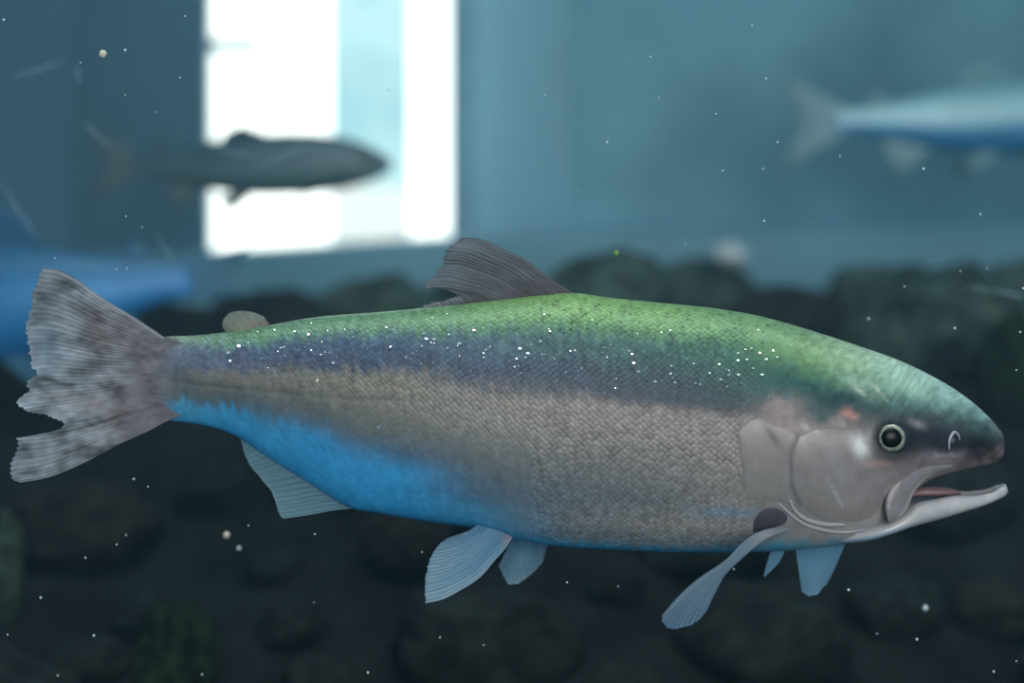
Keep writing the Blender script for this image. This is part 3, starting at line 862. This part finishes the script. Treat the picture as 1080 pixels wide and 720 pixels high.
make_fin('dorsal_fin', trout,
         [(604, 314), (570, 318), (530, 321), (487, 326), (450, 329)],
         [(484, 250), (477, 256), (470, 262), (465, 270), (466, 277), (459, 283), (453, 292), (446, 300), (447, 304), (470, 305), (482, 311), (467, 316), (446, 320), (443, 325)],
         [(606, 309), (583, 295), (553, 273), (530, 262), (507, 252.5), (484, 250)],
         [(450, 329), (446, 327), (443, 325)],
         lambda s, t: 0.004 * math.sin(3 * s) * t, (100, 94, 100), (136, 142, 150), (58, 60, 68), rays=34, nt=40, thick=(0.004, 0.0005), ragged=4.0, blotch=0.3, ray_w=0.75,
         extra=dorsal_extra, label='grey dorsal fin with dark rays')
make_fin('adipose_fin', trout,
         [(285, 343), (270, 349), (254, 352), (244, 354)],
         [(279, 334), (269, 329.5), (260, 327.5), (250, 327.5), (241, 330), (235, 337), (234.5, 344), (238, 350)],
         None, None, flat0, (150, 142, 126), (136, 146, 138), (140, 128, 112), rays=6, nt=16, thick=(0.005, 0.0022), ragged=0, blotch=0.3, wave=0.0001, ray_w=0.3, label='small rounded tan adipose fin')
def anal_extra(u, v, c):
    return mixc(c, 0.55 * np.exp(-(line_dist(u, v, [(286, 484), (310, 499), (340, 519), (372, 536)]) / 2.2) ** 2), (150, 150, 160))
make_fin('anal_fin', trout,
         [(376, 536), (345, 519), (312, 498), (282, 478), (252, 458)],
         [(299, 547), (296, 545), (293, 539), (290, 529), (286, 518), (272, 501), (262, 489), (258, 480), (254, 464)],
         [(376, 536), (356, 537.5), (328, 542.5), (299, 547)],
         [(252, 458), (253, 461), (254, 464)],
         lambda s, t: -0.004 * math.sin(math.pi * s) * (1 - t), (100, 142, 160), (124, 160, 172), (156, 184, 192), rays=20, nt=26, thick=(0.005, 0.0006), ragged=0.6, ray_w=0.5, extra=anal_extra, label='pale blue-green anal fin')
def pel_extra(u, v, c):
    c = mixc(c, 0.8 * np.exp(-(line_dist(u, v, [(539, 569), (530, 584), (520, 594), (507, 608), (486, 622), (460, 634)]) / 2.0) ** 2), (176, 192, 204))
    return mixc(c, 0.7 * blob(u, v, 536, 568, 8, 6), (176, 148, 148))
make_fin('pelvic_fin', trout,
         [(541, 566), (530, 560), (516, 556), (503, 553)],
         [(448, 636), (447.5, 626), (447.5, 616), (449, 603), (451, 593), (455, 583), (461, 575), (470, 568), (480, 564)],
         [(541, 566), (534, 577), (521, 592), (507, 608), (486, 622), (466, 632), (448, 636)],
         [(503, 553), (496, 558.5), (488, 561.5), (480, 564)],
         lambda s, t: -0.016 - 0.020 * t, (84, 144, 182), (144, 176, 196), (184, 206, 218), rays=20, nt=34, thick=(0.004, 0.0005), ragged=1.5, ray_w=0.6, extra=pel_extra, label='near pale blue pelvic fin, spread wide')
make_fin('pelvic_fin', trout,
         [(579, 569), (566, 568), (552, 568), (540, 568)],
         [(576, 580), (573, 592), (566, 600), (559, 607), (553, 611), (546, 616), (536, 616.5), (531, 607), (526, 597)],
         [(579, 569), (578.5, 574), (576, 580)],
         [(540, 568), (533, 582), (526, 597)],
         lambda s, t: 0.018 + 0.014 * t, (84, 144, 180), (130, 168, 190), (170, 196, 210), rays=16, nt=24, thick=(0.004, 0.0005), ragged=0.8, ray_w=0.6, label='far pale blue pelvic fin, partly hidden')
py = float(on_skin(np.array([815.]), np.array([554.]))[0, 1])
def pec_extra(u, v, c):
    c = mixc(c, 0.6 * np.exp(-(line_dist(u, v, [(793, 562), (764, 591), (735, 611), (700, 648)]) / 1.6) ** 2), (150, 164, 176))
    return mixc(c, 0.7 * sstep(782, 806, u), (186, 182, 188))
make_fin('pectoral_fin', trout,
         [(836, 558), (830, 556.5), (824, 555.5)],
         [(745, 645), (738, 654), (728, 660), (720, 662), (713, 664), (703, 662), (698, 656), (697, 650)],
         [(836, 558), (812, 566), (791, 580), (769, 600), (754, 626), (745, 645)],
         [(824, 555.5), (808, 558), (792, 565), (764, 591), (735, 611), (712, 632), (697, 650)],
         lambda s, t: py + 0.004 * (1 - min(1, t * 6)) - 0.0035 * min(1, t * 6) - 0.030 * t ** 0.8 + 0.012 * t * t - 0.004 * s, (140, 160, 172), (92, 126, 152), (156, 178, 194), rays=12, nt=44, thick=(0.005, 0.0006), ragged=1.8, ray_w=0.65, extra=pec_extra,
         label='near narrow pectoral fin trailing downward')
far_pec = make_fin('pectoral_fin', trout,
         [(893, 570), (880, 571), (862, 572), (839, 573)],
         [(871, 617), (868, 619), (866, 622), (862, 627), (853, 628.5), (846, 624)],
         [(893, 570), (887, 584), (879, 602), (871, 617)],
         [(839, 573), (841, 590), (846, 624)],
         lambda s, t: 0.012 + 0.030 * t, (130, 190, 222), (150, 196, 218), (180, 216, 230), rays=12, nt=26, thick=(0.004, 0.0006), ragged=1.0, ray_w=0.45, label='far blue pectoral fin below the gills')
make_fin('pectoral_fin_lobe', far_pec,
         [(831, 574), (823, 574), (815, 575)],
         [(807.5, 607.5), (806.5, 608.5), (805.5, 607)],
         [(831, 574), (822, 592), (807.5, 607.5)],
         [(815, 575), (810, 590), (805.5, 607)],
         lambda s, t: 0.012 + 0.020 * t, (130, 190, 220), (150, 196, 218), (180, 214, 230), rays=5, nt=18, thick=(0.003, 0.0006), ray_w=0.4)
# dark plate painting the shaded hollow behind the gill cover, where the near pectoral fin is rooted
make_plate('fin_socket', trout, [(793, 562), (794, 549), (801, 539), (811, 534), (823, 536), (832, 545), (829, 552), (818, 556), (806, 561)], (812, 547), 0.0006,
           plain('painted_hollow', (74, 70, 80), rough=0.6, var=0.15, nscale=60), (84, 78, 88), 'dark patch painted as the hollow at the root of the near pectoral fin', nring=8, nout=50)

# --- small mirror discs added to make the glints on the scales
sp4 = [(113,353),(90,352),(47,398),(25,410),(195,365),(160,338),(110,425),(270,410),(385,383),(410,398),(420,370),(402,410),(415,404),(380,437),(368,440),(450,360),(465,400),(455,402),(530,408),(545,390),(530,457),(580,445),(605,435),(645,395),(648,378),(730,390),(745,428),(760,455),(813,487),(858,403),(862,462),(868,475),(912,415),(935,430),(1015,432),(1037,448),(1045,466),(1075,465),(940,492),(955,495),(1020,480),(985,460),(1075,420),(480,328),(462,275),(500,430),(660,410),(690,478),(560,388),(390,460),(375,415),(240,325),(320,375),(740,400),(875,490),(1035,400)]
sp3 = [(70,235),(105,212),(250,218),(297,162),(345,172),(395,240),(75,263),(570,210),(628,215),(613,147),(705,237),(750,187),(778,190),(865,203),(680,255),(775,267),(825,262),(587,492),(430,270),(935,502),(265,245),(245,275)]
sph = [(10,75),(40,70),(42,120),(60,85),(75,105),(105,85),(120,65),(130,80),(95,120),(110,170),(35,140),(90,70),(70,60)]
pts = [(420 + a / 3, 240 + b / 3) for a, b in sp4] + [(220 + a / 3.27, 300 + b / 3.27) for a, b in sp3] + [(760 + a / 2.18, 340 + b / 2.18) for a, b in sph]
big = {(420 + 113/3, 240 + 353/3), (420 + 385/3, 240 + 383/3), (420 + 410/3, 240 + 398/3), (420 + 760/3, 240 + 455/3), (420+813/3, 240+487/3), (220 + 70/3.27, 300 + 235/3.27), (220+778/3.27, 300+190/3.27), (220+587/3.27, 300+492/3.27)}
for _ in range(130):
    u = rng.uniform(240, 825); pts.append((u, rng.gauss(366 + (u - 240) * 0.035, 17)))
SV, SF = [], []
for k, (u, v_) in enumerate(pts):
    r = (rng.uniform(1.9, 2.6) if (u, v_) in big else rng.uniform(0.9, 1.7) if k < 91 else rng.uniform(0.4, 0.8)) * XS
    e1 = on_skin(np.array([u, u + 2, u]), np.array([v_, v_, v_ + 2]), 0.0004)
    c = Vector(e1[0]); tx = Vector(e1[1] - e1[0]).normalized(); ty = Vector(e1[2] - e1[0]).normalized()
    nrm = tx.cross(ty).normalized()
    if nrm.y > 0: nrm = -nrm
    to_lamp = (Vector((0.15 + rng.uniform(-.4, .4), -0.08, 1.75)) - c).normalized(); to_cam = (Vector((0, -CD, CZ)) - c).normalized()
    half = (to_lamp + to_cam).normalized()
    nn = (nrm * 0.35 + half * 0.65 + Vector((rng.gauss(0, .08), rng.gauss(0, .08), rng.gauss(0, .08)))).normalized()   # discs tilted between lamp and camera so that they glint
    ax = nn.cross(Vector((0, 0, 1))).normalized(); ay = nn.cross(ax)
    b0 = len(SV); asp = rng.uniform(0.6, 1.0)
    c = c + nrm * (r * 0.5)
    for j in range(7):
        a = 2 * math.pi * j / 7
        SV.append(c + ax * math.cos(a) * r + ay * math.sin(a) * r * asp)
    for j in range(7):
        a = 2 * math.pi * j / 7
        SV.append(c - nn * r * 0.5 + ax * math.cos(a) * r * .8 + ay * math.sin(a) * r * asp * .8)
    SF.append(tuple(b0 + j for j in range(7)))
    SF.append(tuple(b0 + 13 - j for j in range(7)))
    for j in range(7): SF.append((b0 + j, b0 + 7 + j, b0 + 7 + (j + 1) % 7, b0 + (j + 1) % 7))
M_glint = plain('glint_disc', (236, 238, 240), rough=0.22, metal=0.9)
so = mesh_obj('glint_discs', [tuple(p) for p in SV], SF, M_glint, trout, smooth=False)
bm = bmesh.new(); bm.from_mesh(so.data); bmesh.ops.recalc_face_normals(bm, faces=bm.faces); bm.to_mesh(so.data); bm.free()
so['kind'] = 'stuff'; so['label'] = 'scattered silver discs added as scale glints along the upper flank'

# ------------------------------------------------------------------ the other trout, out of focus
def far_trout(label, u_tail, u_nose, v_mid, Y, ratio, pal, flip=False, tilt=0.0, tail_h=1.0, yaw=0.0, dorsal=1.0, pectoral=1.0):
    """a complete trout with closed mouth; built in its own frame, then set at its place"""
    d = (CD + Y) / FP
    Ln = abs(u_nose - u_tail) * d / max(math.cos(yaw), .3)
    c = P((u_tail + u_nose) / 2, v_mid, Y)
    root = empty('trout', c, label, 'fish')
    H = Ln * ratio
    def W(x, z, y=0.0):
        """x 0 tail..1 nose, z in body heights"""
        px = (x - 0.5) * Ln; pz_ = z * H; py_ = y * H
        if flip: px = -px; 
        ca, sa = math.cos(yaw), math.sin(yaw)
        px, py_ = px * ca - py_ * sa, px * sa + py_ * ca
        ct, st = math.cos(tilt), math.sin(tilt)
        px, pz_ = px * ct - pz_ * st, px * st + pz_ * ct
        return (c[0] + px, c[1] + py_, c[2] + pz_)
    xs = np.concatenate([np.linspace(0.13, 0.93, 60), np.linspace(0.94, 1.0, 14)])
    tz = smooth_interp(xs, [.13, .17, .25, .40, .55, .70, .82, .90, .96, .99, 1.0], [.17, .165, .22, .37, .47, .50, .44, .33, .18, .08, .0])
    bz = smooth_interp(xs, [.13, .17, .25, .40, .55, .70, .82, .90, .96, .99, 1.0], [-.17, -.165, -.24, -.42, -.50, -.48, -.42, -.32, -.20, -.10, -.02])
    ww = smooth_interp(xs, [.13, .25, .45, .65, .82, .92, .98, 1.0], [.03, .11, .24, .28, .26, .17, .07, .005])
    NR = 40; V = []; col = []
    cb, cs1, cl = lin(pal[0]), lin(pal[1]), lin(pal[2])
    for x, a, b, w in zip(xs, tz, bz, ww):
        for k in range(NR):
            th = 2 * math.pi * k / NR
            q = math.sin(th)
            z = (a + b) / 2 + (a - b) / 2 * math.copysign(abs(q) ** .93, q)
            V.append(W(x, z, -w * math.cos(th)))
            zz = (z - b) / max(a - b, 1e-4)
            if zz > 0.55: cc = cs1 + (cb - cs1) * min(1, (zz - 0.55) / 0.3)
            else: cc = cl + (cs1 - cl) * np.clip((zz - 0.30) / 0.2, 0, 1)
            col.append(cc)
    F = [tuple(reversed(q_)) for q_ in grid_faces(len(xs), NR, True)]; n = len(V)
    F += [tuple(range(NR)), tuple(reversed(range(n - NR, n)))]
    def fix(o):
        bm = bmesh.new(); bm.from_mesh(o.data); bmesh.ops.recalc_face_normals(bm, faces=bm.faces); bm.to_mesh(o.data); bm.free(); return o
    fix(mesh_obj('body', V, F, M_farskin, root, col=np.array(col)))
    def fin(name, root_l, tip_l, y0=0.0, y1=0.0, c0=pal[3], c1=pal[3], label=None):
        S = coons(root_l, tip_l, [root_l[0], tip_l[0]], [root_l[-1], tip_l[-1]], 21, 9)
        A, B, cc = [], [], []
        for i in range(21):
            for j in range(9):
                t = j / 8; th = 0.018 * (1 - t) + 0.005; y = y0 + (y1 - y0) * t + 0.006 * math.cos(i * math.pi)
                A.append(W(S[i, j, 0], S[i, j, 1], y - th)); B.append(W(S[i, j, 0], S[i, j, 1], y + th))
                cc.append((lin(c0) * (1 - t) + lin(c1) * t) * (1.15 if i % 2 else 0.9))
        m_ = len(A)
        Fq = grid_faces(21, 9) + [tuple(reversed(q_)) for q_ in grid_faces(21, 9, base=m_)]
        bd = [i * 9 for i in range(21)] + [20 * 9 + j for j in range(1, 9)] + [i * 9 + 8 for i in range(19, -1, -1)] + [j for j in range(7, 0, -1)]
        for a, b in zip(bd, bd[1:] + bd[:1]): Fq.append((b, a, a + m_, b + m_))
        o = fix(mesh_obj(name, A + B, Fq, M_fin, root, col=np.array(cc + cc)))
        if label: o['label'] = label
        return o
    T = tail_h
    fin('tail_fin', [(.16, .16), (.15, 0), (.16, -.16)], [(.0, .56 * T), (.015, .3 * T), (.045, 0), (.015, -.3 * T), (.0, -.56 * T)], c0=pal[3], c1=pal[4])
    fin('dorsal_fin', [(.60, .46), (.52, .42), (.46, .36)], [(.50, .46 + .32 * dorsal), (.455, .42 + .24 * dorsal), (.43, .37 + .09 * dorsal)], c0=pal[0], c1=pal[0])
    fin('adipose_fin', [(.27, .21), (.245, .20), (.235, .18)], [(.245, .34), (.225, .33), (.215, .26)], c0=pal[0], c1=pal[3])
    fin('anal_fin', [(.37, -.37), (.31, -.30), (.26, -.22)], [(.30, -.74), (.27, -.66), (.245, -.36)], c0=pal[3], c1=pal[4])
    for sy in (-1, 1):
        fin('pelvic_fin', [(.53, -.47), (.505, -.47), (.48, -.46)], [(.46, -.74), (.44, -.70), (.435, -.58)], sy * .12, sy * .24, c0=pal[3], c1=pal[4])
        fin('pectoral_fin', [(.79, -.34), (.78, -.37), (.77, -.40)], [(.70, -.40 - .26 * pectoral), (.675, -.40 - .22 * pectoral), (.67, -.40 - .14 * pectoral)], sy * .24, sy * .40, c0=pal[3], c1=pal[4])
        # eye
        ev = []; ce = (0.925, .12); ye = sy * .155
        for i in range(7):
            r = 0.07 * math.sin(math.pi / 2 * i / 6) ; bu = 0.05 * math.cos(math.pi / 2 * i / 6)
            for k in range(16):
                a = 2 * math.pi * k / 16
                ev.append(W(ce[0] + r * math.cos(a) * ratio, ce[1] + r * math.sin(a), ye + sy * bu))
        Fe = grid_faces(7, 16, True) + [tuple(6 * 16 + k for k in range(16))]
        o = mesh_obj('eye', ev, Fe, M_pupil, root)
        bm = bmesh.new(); bm.from_mesh(o.data); bmesh.ops.remove_doubles(bm, verts=bm.verts, dist=1e-7); bmesh.ops.recalc_face_normals(bm, faces=bm.faces); bm.to_mesh(o.data); bm.free()
        # gill cover
        gv = []; nseg = 20
        for i in range(6):
            r = i / 5
            for k in range(nseg):
                a = 2 * math.pi * k / nseg
                x = 0.835 + 0.042 * r * math.cos(a); z = -0.03 + 0.27 * r * math.sin(a)
                t_ = np.interp(x, xs, tz); b_ = np.interp(x, xs, bz); w_ = np.interp(x, xs, ww)
                qn = min(1, abs((z - (t_ + b_) / 2) / ((t_ - b_) / 2)))
                gv.append(W(x, z, sy * (w_ * math.sqrt(1 - qn * qn) + 0.022 * (1 - r ** 4) - 0.006)))
        Fg = grid_faces(6, nseg, True) + [tuple(5 * nseg + k for k in range(nseg))]
        o = fix(mesh_obj('gill_cover', gv, Fg, M_farskin, root, col=np.zeros((len(gv), 3)) + cs1 * 1.1))
        bm = bmesh.new(); bm.from_mesh(o.data); bmesh.ops.remove_doubles(bm, verts=bm.verts, dist=1e-7); bm.to_mesh(o.data); bm.free()
    return root

def far_skin():
    m, t, b = new_mat('far_trout_skin')
    at = nd(t, 'ShaderNodeAttribute', attribute_name='pigment')
    tc = nd(t, 'ShaderNodeTexCoord'); nz = nd(t, 'ShaderNodeTexNoise'); nz.inputs['Scale'].default_value = 28
    t.links.new(tc.outputs['Object'], nz.inputs['Vector'])
    k = math_n(t, 'ADD', math_n(t, 'MULTIPLY', nz.outputs['Fac'], 0.5), 0.75)
    ml = nd(t, 'ShaderNodeVectorMath', operation='SCALE'); t.links.new(at.outputs['Color'], ml.inputs[0]); t.links.new(k, ml.inputs['Scale'])
    t.links.new(ml.outputs['Vector'], b.inputs['Base Color'])
    b.inputs['Roughness'].default_value = 0.4; b.inputs['Metallic'].default_value = 0.1
    return m
M_farskin = far_skin()
#            back            side             belly            fin root         fin tip
pal_dark = [(56, 84, 96), (70, 96, 106), (80, 108, 116), (104, 124, 128), (92, 116, 124)]  # backlit darkness and the haze's blue tint are put into these colours
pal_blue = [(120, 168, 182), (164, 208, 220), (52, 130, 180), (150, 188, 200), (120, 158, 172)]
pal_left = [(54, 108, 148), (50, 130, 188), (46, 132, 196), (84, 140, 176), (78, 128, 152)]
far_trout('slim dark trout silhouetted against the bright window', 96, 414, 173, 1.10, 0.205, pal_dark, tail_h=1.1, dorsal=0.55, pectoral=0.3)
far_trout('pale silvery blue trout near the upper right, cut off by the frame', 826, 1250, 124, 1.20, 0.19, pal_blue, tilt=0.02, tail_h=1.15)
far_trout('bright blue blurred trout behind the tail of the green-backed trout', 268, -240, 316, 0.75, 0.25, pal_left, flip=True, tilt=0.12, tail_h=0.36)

# ------------------------------------------------------------------ rocks
def rock_mesh(seed, sub=4, rough=0.28):
    bm = bmesh.new(); bmesh.ops.create_icosphere(bm, subdivisions=sub, radius=1.0)
    o = Vector((seed * 3.17, seed * 1.31, seed * 7.7))
    for v_ in bm.verts:
        n = v_.co.normalized()
        k = 1 + rough * mnoise.noise(n * 1.3 + o) + 0.14 * mnoise.noise(n * 3.1 + o) + 0.05 * mnoise.noise(n * 8 + o)
        n2 = Vector([math.copysign(abs(q_) ** 0.72, q_) for q_ in n])
        c_ = n2 * (0.92 * k)
        c_ *= 1 + 0.08 * mnoise.noise(n * 5 + o)
        # a few flat broken faces
        for q in range(5):
            p = Vector((math.sin(seed * 2.1 + q * 1.7), math.cos(seed * 1.3 + q * 2.9), math.sin(seed + q * 4.1))).normalized()
            h_ = c_.dot(p) - (0.72 + 0.05 * q)
            if h_ > 0: c_ -= p * h_ * 0.85
        v_.co = c_
    me = bpy.data.meshes.new('rock'); bm.to_mesh(me); bm.free()
    me.polygons.foreach_set('use_smooth', [True] * len(me.polygons))
    return me
M_rock = plain('rock_dark', (24, 29, 31), rough=0.85, var=0.4, nscale=3.0, bump=0.6, col2=(36, 43, 43), spec=0.2)
M_rock2 = plain('rock_dark_brown', (30, 31, 31), rough=0.85, var=0.35, nscale=3.5, bump=0.6, col2=(44, 46, 44), spec=0.2)
M_moss_haze = plain('rock_mossy_haze', (52, 68, 64), rough=0.95, var=0.35, nscale=3.0, bump=0.8, col2=(80, 98, 92), spec=0.1)  # moss green, lightened in the colour for haze over the crest
M_algae = plain('rock_green_algae', (22, 34, 28), rough=0.95, var=0.4, nscale=4.0, bump=0.8, col2=(46, 60, 44), spec=0.1)
M_pale = plain('stone_pale', (178, 196, 204), rough=0.6, var=0.1, nscale=4.0, bump=0.3)
RM = {}
TAKEN = [(-0.42, 0.75, 0.09), (-0.58, 0.75, 0.10), (-0.74, 0.75, 0.10)]      # the blue trout swims here, just over the stones
def rock(m, loc, rad, label, seed, group=None, rot=0.0, cat='rock', name='rock'):
    key = (seed % 6, m.name)
    if key not in RM:
        me = rock_mesh(seed % 6 + 1); me.materials.append(m); RM[key] = me
    o = bpy.data.objects.new(name, RM[key]); C.objects.link(o)
    o.location = loc; o.scale = rad; o.rotation_euler = (0.15 * math.sin(seed), 0.15 * math.cos(seed * 2), rot)
    return tag(o, label, cat, group)
def crest(u, vtop, Y, ru, rv, m, label, seed, rot=0.0):
    """a boulder whose top shows at (u, vtop); it stands on the slope"""
    d = (CD + Y) / FP
    x, _, zt = P(u, vtop, Y)
    zf = float(floor_z(x, Y)) - 0.02
    rz = max((zt - zf) / 2, rv * d)
    ru *= (1.25 if vtop < 310 else 1.0)
    TAKEN.append((x, Y, ru * d * 1.0))
    return rock(m, (x, Y, zt - rz * 0.92), (ru * d, ru * d * 0.8, rz), label, seed, rot=rot)
crest(175, 318, 1.02, 72, 60, M_rock, 'dark low boulder behind the tail, under the window sill', 1)
crest(292, 302, 1.28, 62, 60, M_rock2, 'dark boulder below the middle of the bright window', 2)
crest(400, 292, 1.05, 66, 60, M_moss_haze, 'greenish boulder below the right strip of the bright window', 3)
crest(512, 296, 1.30, 64, 50, M_rock, 'dark boulder peeping out behind the grey dorsal fin', 4)
crest(628, 280, 1.08, 66, 60, M_moss_haze, 'mossy sloping boulder right of the grey dorsal fin', 5)
slab = crest(742, 278, 1.32, 72, 60, M_moss_haze, 'mossy boulder carrying the small white pebble', 6)
crest(826, 300, 1.06, 52, 50, M_rock2, 'dark low boulder in the dip of the rock crest', 7)
crest(928, 276, 1.27, 62, 60, M_moss_haze, 'tall boulder in the rock crest above the trout head', 8, 0.6)
crest(1012, 281, 1.02, 56, 60, M_moss_haze, 'broad boulder in the crest under the silvery blue trout', 9)
crest(1098, 279, 1.28, 66, 60, M_moss_haze, 'mossy crest boulder cut by the right frame edge', 10)
crest(1070, 338, 0.76, 34, 30, M_algae, 'boulder with yellow-green algae at the right frame edge', 11)
crest(930, 330, 0.86, 50, 36, M_moss_haze, 'mossy stone leaning below the tall crest boulder', 12)
crest(14, 352, 0.99, 60, 60, M_rock, 'dark boulder below the bright blue trout', 13)
crest(85, 506, 0.56, 84, 40, M_rock2, 'wide dark boulder under the ragged tail fin', 14)
crest(2, 540, 0.45, 26, 24, M_moss_haze, 'small mossy stone cut by the left frame edge', 15)
crest(185, 640, 0.33, 48, 16, M_algae, 'flat stone with dark green algae, low on the left', 16)
rock(M_pale, P(770, 268, 1.20), (0.028 * 1.0, 0.022, 0.019), 'small white pebble on top of the mossy boulder', 3, cat='pebble', name='pebble')
x_, y_, z_ = P(1070, 717, 0.16)
rock(M_pale, (x_, y_, z_ - 0.055), (0.012, 0.012, 0.058), 'pale standing stone, only its tip in the lower right corner', 2, cat='stone', name='stone')
rr_ = random.Random(21); k = 0; spots = []
while len(spots) < 58 and k < 9000:
    k += 1
    y = rr_.uniform(0.22, 1.25); x = rr_.uniform(-1, 1) * (0.45 + 0.42 * y)
    r = rr_.uniform(0.035, 0.10) * (1 - k / 16000)
    if all((x - a) ** 2 + (y - b) ** 2 > (1.10 * (r + c)) ** 2 for a, b, c in spots + TAKEN):
        spots.append((x, y, r))
for i, (x, y, r) in enumerate(spots):
    rock([M_rock, M_rock2, M_rock][i % 3], (x, y, float(floor_z(x, y)) + r * 0.25), (r * rr_.uniform(.9, 1.08), r, r * rr_.uniform(.6, .85)),
         'dark out-of-focus rock in the heap below and behind the trout', 20 + i, 'rocks of the dark heap behind the trout', rot=rr_.uniform(0, 6))

# ------------------------------------------------------------------ scratches on the viewing glass
def scratch(a, b, w, wob=0.0):
    n = 14; V = []
    pa, pb = np.array(a, float), np.array(b, float)
    d = (pb - pa) / np.linalg.norm(pb - pa); nn = np.array([-d[1], d[0]])
    F = []
    for i in range(n):
        t = i / (n - 1); c = pa + (pb - pa) * t + nn * wob * math.sin(3 * t)
        hw = w * math.sin(math.pi * (0.04 + 0.92 * t)) * 0.5
        for s, dy in ((-1, 0), (0, -0.0003), (1, 0), (0, 0.0002)):
            p = c + nn * hw * s
            V.append(P(p[0], p[1], YG - 0.0001 + dy))
    F = grid_faces(n, 4, True) + [(3, 2, 1, 0), tuple((n - 1) * 4 + k for k in range(4))]
    o = mesh_obj('scratch', V, F, M_scr, glass)
    return o
for a, b, w, wb in (((8, 83), (72, 62), 1.6, 1), ((0, 190), (42, 252), 1.4, 2), ((86, 126), (116, 154), 1.5, 1), ((164, 246), (192, 288), 1.5, 1),
                    ((262, 178), (332, 150), 1.6, 1), ((224, 156), (276, 166), 1.2, 1), ((1016, 301), (1050, 308), 1.2, 0), ((1048, 306), (1084, 314), 2.2, 0), ((81, 68), (83, 90), 2.4, 0)):
    scratch(a, b, w, wb)

# ------------------------------------------------------------------ specks of debris floating in the water
def ico(name, r, m):
    bm = bmesh.new(); bmesh.ops.create_icosphere(bm, subdivisions=2, radius=r)
    for v_ in bm.verts: v_.co *= 1 + 0.25 * mnoise.noise(v_.co.normalized() * 2 + Vector((r * 900, 1, 2)))
    me = bpy.data.meshes.new(name); bm.to_mesh(me); bm.free(); me.materials.append(m)
    me.polygons.foreach_set('use_smooth', [True] * len(me.polygons)); return me
M_speck = plain('speck_pale', (206, 220, 220), rough=0.7)
M_speck2 = plain('speck_cream', (204, 196, 176), rough=0.7)
def speck(me, u, v, Y, s, label, group=None):
    o = bpy.data.objects.new('speck', me); C.objects.link(o)
    o.location = P(u, v, Y); o.scale = (s, s * 0.9, s)
    return tag(o, label, 'speck', group)
me_b = ico('speck', 0.001, M_speck2); me_s = ico('speck', 0.001, M_speck)
speck(me_b, 108.5, 57, -0.03, 2.4, 'round cream speck floating in the upper left water')
speck(me_b, 239, 564, 0.09, 2.4, 'large pale speck floating below the anal fin, upper of the pair')
speck(me_s, 252, 578, 0.11, 1.5, 'dim pale speck floating below the anal fin, lower of the pair')
speck(me_s, 976, 641, 0.10, 2.0, 'soft pale speck floating far below the open jaw')
speck(ico('speck', 0.001, plain('speck_green', (120, 170, 60), rough=0.7)), 650, 267, 0.05, 1.6, 'tiny yellow-green speck above the mossy slope')
fix_sp = [(132,53),(85,66),(195,17),(4,21),(132,100),(190,82),(165,118),(133,228),(58,272),(150,240),(134,283),(123,284),(686,60),(793,27),(808,83),(805,178),(695,103),(974,178),(806,233),(723,257),(1013,286),(1041,283),(1079,304),(954,302),(916,336),(1076,350),(1007,346),(1072,390),(133,564),(123,574),(43,630),(99,670),(213,711),(262,554),(332,563),(331,635),(445,582),(510,680),(388,709),(8,669),(61,712),(464,672),(895,622),(774,600),(598,614),(920,560),(967,674),(1072,697),(1048,708),(925,668),(652,618),(156,513),(141,505),(90,588),(610,200),(640,150),(820,150),(886,165),(1034,226),(575,100),(755,120),(762,180),(410,95),(480,210)]
for i, (u, v_) in enumerate(fix_sp):
    speck(me_s, u, v_, rng.uniform(-0.10, 0.05), rng.choice((0.45, 0.55, 0.65, 0.8)), 'tiny white speck of debris suspended in the water', 'tiny white specks drifting in the water')
